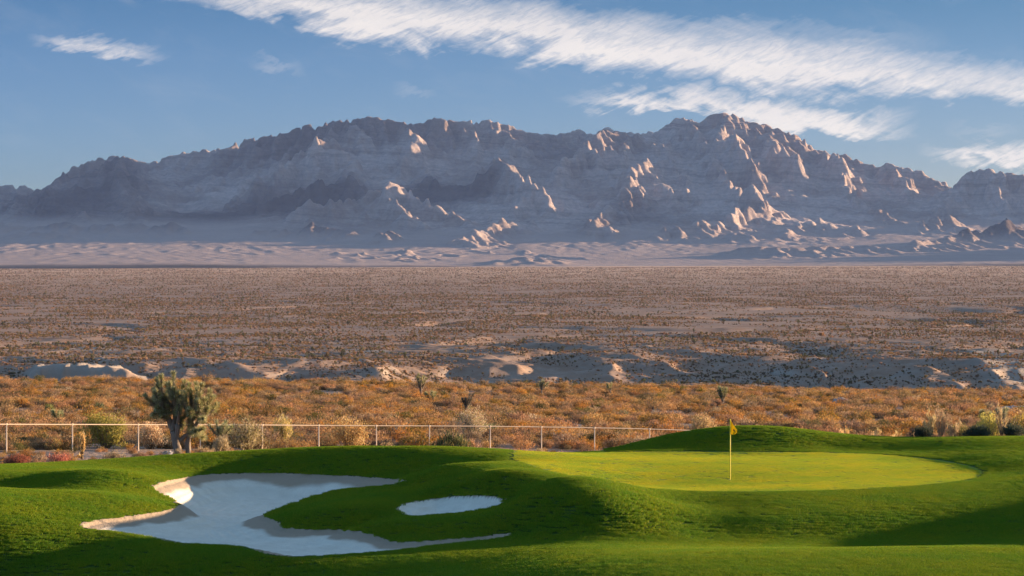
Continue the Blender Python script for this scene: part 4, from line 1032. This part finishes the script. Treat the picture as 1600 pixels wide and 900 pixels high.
# fibres rise to the right
mp = wn.new('ShaderNodeMapping'); mp.vector_type = 'TEXTURE'; wl.new(cv.outputs[0], mp.inputs[0]); mp.inputs['Rotation'].default_value = (0, 0, R(22)); mp.inputs['Scale'].default_value = (1.7, .36, 1)
fib = t.noise(mp.outputs[0], 1.1, 9, .68, .9)
fin = t.noise(mp.outputs[0], 3.4, 8, .65, 1.2)
mp2 = wn.new('ShaderNodeMapping'); mp2.vector_type = 'TEXTURE'; wl.new(cv.outputs[0], mp2.inputs[0]); mp2.inputs['Rotation'].default_value = (0, 0, R(-14)); mp2.inputs['Scale'].default_value = (2.2, .8, 1)
puf = t.noise(mp2.outputs[0], 1.1, 6, .6, .4)
def band(pts, soft_top, soft_bot, x0, x1, xs):
    """pts: (px, top row, bottom row); a cloud bank on the sky between two curves"""
    fc1 = wn.new('ShaderNodeFloatCurve'); fc2 = wn.new('ShaderNodeFloatCurve')
    lo, hi = -14., 14.
    for fc, k in ((fc1, 1), (fc2, 2)):
        c = fc.mapping.curves[0]; fc.mapping.use_clip = True
        P_ = [((AZ(q[0]) - lo) / (hi - lo), (EL(q[k]) + 2) / 12.) for q in pts]
        c.points[0].location = (0, P_[0][1]); c.points[-1].location = (1, P_[-1][1])
        for q in P_: c.points.new(*q)
        for q in c.points: q.handle_type = 'VECTOR'
        fc.mapping.update(); fc.inputs['Factor'].default_value = 1
        wl.new(t.mapr(az, lo, hi), fc.inputs['Value'])
    wob = t.math('MULTIPLY', t.math('SUBTRACT', fib, .5), 1.0)
    wob2 = t.math('MULTIPLY', t.math('SUBTRACT', puf, .5), 1.35)
    e = t.math('ADD', el, t.math('ADD', wob, wob2))
    top = t.math('SUBTRACT', t.math('MULTIPLY', fc1.outputs[0], 12.), 2.); bot = t.math('SUBTRACT', t.math('MULTIPLY', fc2.outputs[0], 12.), 2.)
    a = t.mapr(t.math('SUBTRACT', top, e), -soft_top * .3, soft_top, 0, 1)
    b = t.mapr(t.math('SUBTRACT', e, bot), -soft_bot * .3, soft_bot, 0, 1)
    m = t.math('MULTIPLY', a, b)
    m = t.math('MULTIPLY', m, t.mapr(az, AZ(x0), AZ(x0 + xs), 0, 1)); m = t.math('MULTIPLY', m, t.mapr(az, AZ(x1), AZ(x1 - xs), 0, 1))
    return m
bands = [(band([(200,-30,-8),(400,-30,22),(560,-25,62),(700,-10,78),(800,4,82),(950,25,108),(1100,44,134),(1250,60,152),(1400,85,150),(1500,100,158),(1600,110,168),(1900,150,200)], .75, .42, 150, 2400, 200), 1.0),
         (band([(880,150,166),(960,142,168),(1100,150,180),(1200,158,204),(1300,170,212),(1400,180,206)], .3, .2, 860, 1440, 120), 1.0),
         (band([(40,62,78),(110,60,84),(180,74,98),(250,84,102)], .3, .2, 40, 270, 60), .85),
         (band([(1440,236,254),(1520,232,262),(1700,236,270)], .25, .2, 1430, 2200, 80), 1.),
         (band([(390,96,106),(430,97,110),(470,98,110)], .2, .2, 385, 480, 30), .4),
         (band([(620,140,148),(660,143,152)], .2, .2, 610, 685, 25), .45),
         (band([(1480,202,212),(1560,203,214)], .25, .2, 1470, 1600, 50), .4),
         (band([(1180,40,62),(1300,48,70),(1450,60,90)], .5, .4, 1120, 1480, 120), .5)]
tot = None
for b_, k in bands:
    v = t.math('MULTIPLY', b_, k); tot = v if tot is None else t.math('MAXIMUM', tot, v)
dens = t.math('MULTIPLY', tot, t.math('MULTIPLY', t.mapr(fib, .25, .52, .6, 1.15), t.mapr(fin, .3, .58, .62, 1.15)))
veil = t.math('MULTIPLY', t.mapr(puf, .5, .85, 0, .10), t.mapr(el, 1, 6, 0, 1))
dens = t.math('MINIMUM', t.math('ADD', dens, veil), .97)
sat = wn.new('ShaderNodeHueSaturation'); wl.new(sky.outputs[0], sat.inputs['Color']); sat.inputs['Saturation'].default_value = 1.0; sat.inputs['Value'].default_value = 1.0
cl = t.mix(t.mapr(puf, .3, .7), (2.35, 2.2, 2.1), (2.85, 2.6, 2.35))
tint = t.mix(t.mapr(el, 1.5, 6.5), (.27, .35, .71), (.085, .205, .425))
tint = t.mix(t.mapr(el, 8, 30), tint, (1.2, 1.28, 1.42))
tint = t.mix(1.0, tint, t.mix(t.mapr(az, -12, 12), (.97, 1.0, 1.0), (1.12, .96, .83)), 'MULTIPLY')
skyc = t.mix(1.0, sat.outputs[0], tint, 'MULTIPLY')
wl.new(t.mix(dens, skyc, cl), bg.inputs['Color'])
vs = S.view_settings; vs.view_transform = 'Standard'; vs.look = 'None'; vs.gamma = 1; vs.use_curve_mapping = False; vs.exposure = 1.8
S.cycles.use_denoising = True; S.cycles.max_bounces = 6; S.cycles.diffuse_bounces = 2; S.cycles.transparent_max_bounces = 8; S.cycles.volume_bounces = 1; S.cycles.sample_clamp_indirect = 4
# ================================================================ air
hz = NT('haze_air'); hz.n.remove(hz.b)
pvn = hz.n.new('ShaderNodeVolumePrincipled'); pvn.inputs['Color'].default_value = (.34, .52, 1.0, 1); pvn.inputs['Density'].default_value = 1.0e-5; pvn.inputs['Anisotropy'].default_value = .1
hz.l.new(pvn.outputs[0], hz.out.inputs['Volume'])
v = np.array([(x, y, z) for z in (-60, 1650) for y in (-60, 17900) for x in (-6500, 11000)], float)
fb = [(0, 1, 3, 2), (4, 6, 7, 5), (0, 4, 5, 1), (2, 3, 7, 6), (0, 2, 6, 4), (1, 5, 7, 3)]
import bmesh
me_h = npmesh('haze', v, fb, hz.m); bmh = bmesh.new(); bmh.from_mesh(me_h); bmesh.ops.recalc_face_normals(bmh, faces=bmh.faces); bmh.to_mesh(me_h); bmh.free()
ho = link('haze', me_h); tag(ho, kind='stuff')
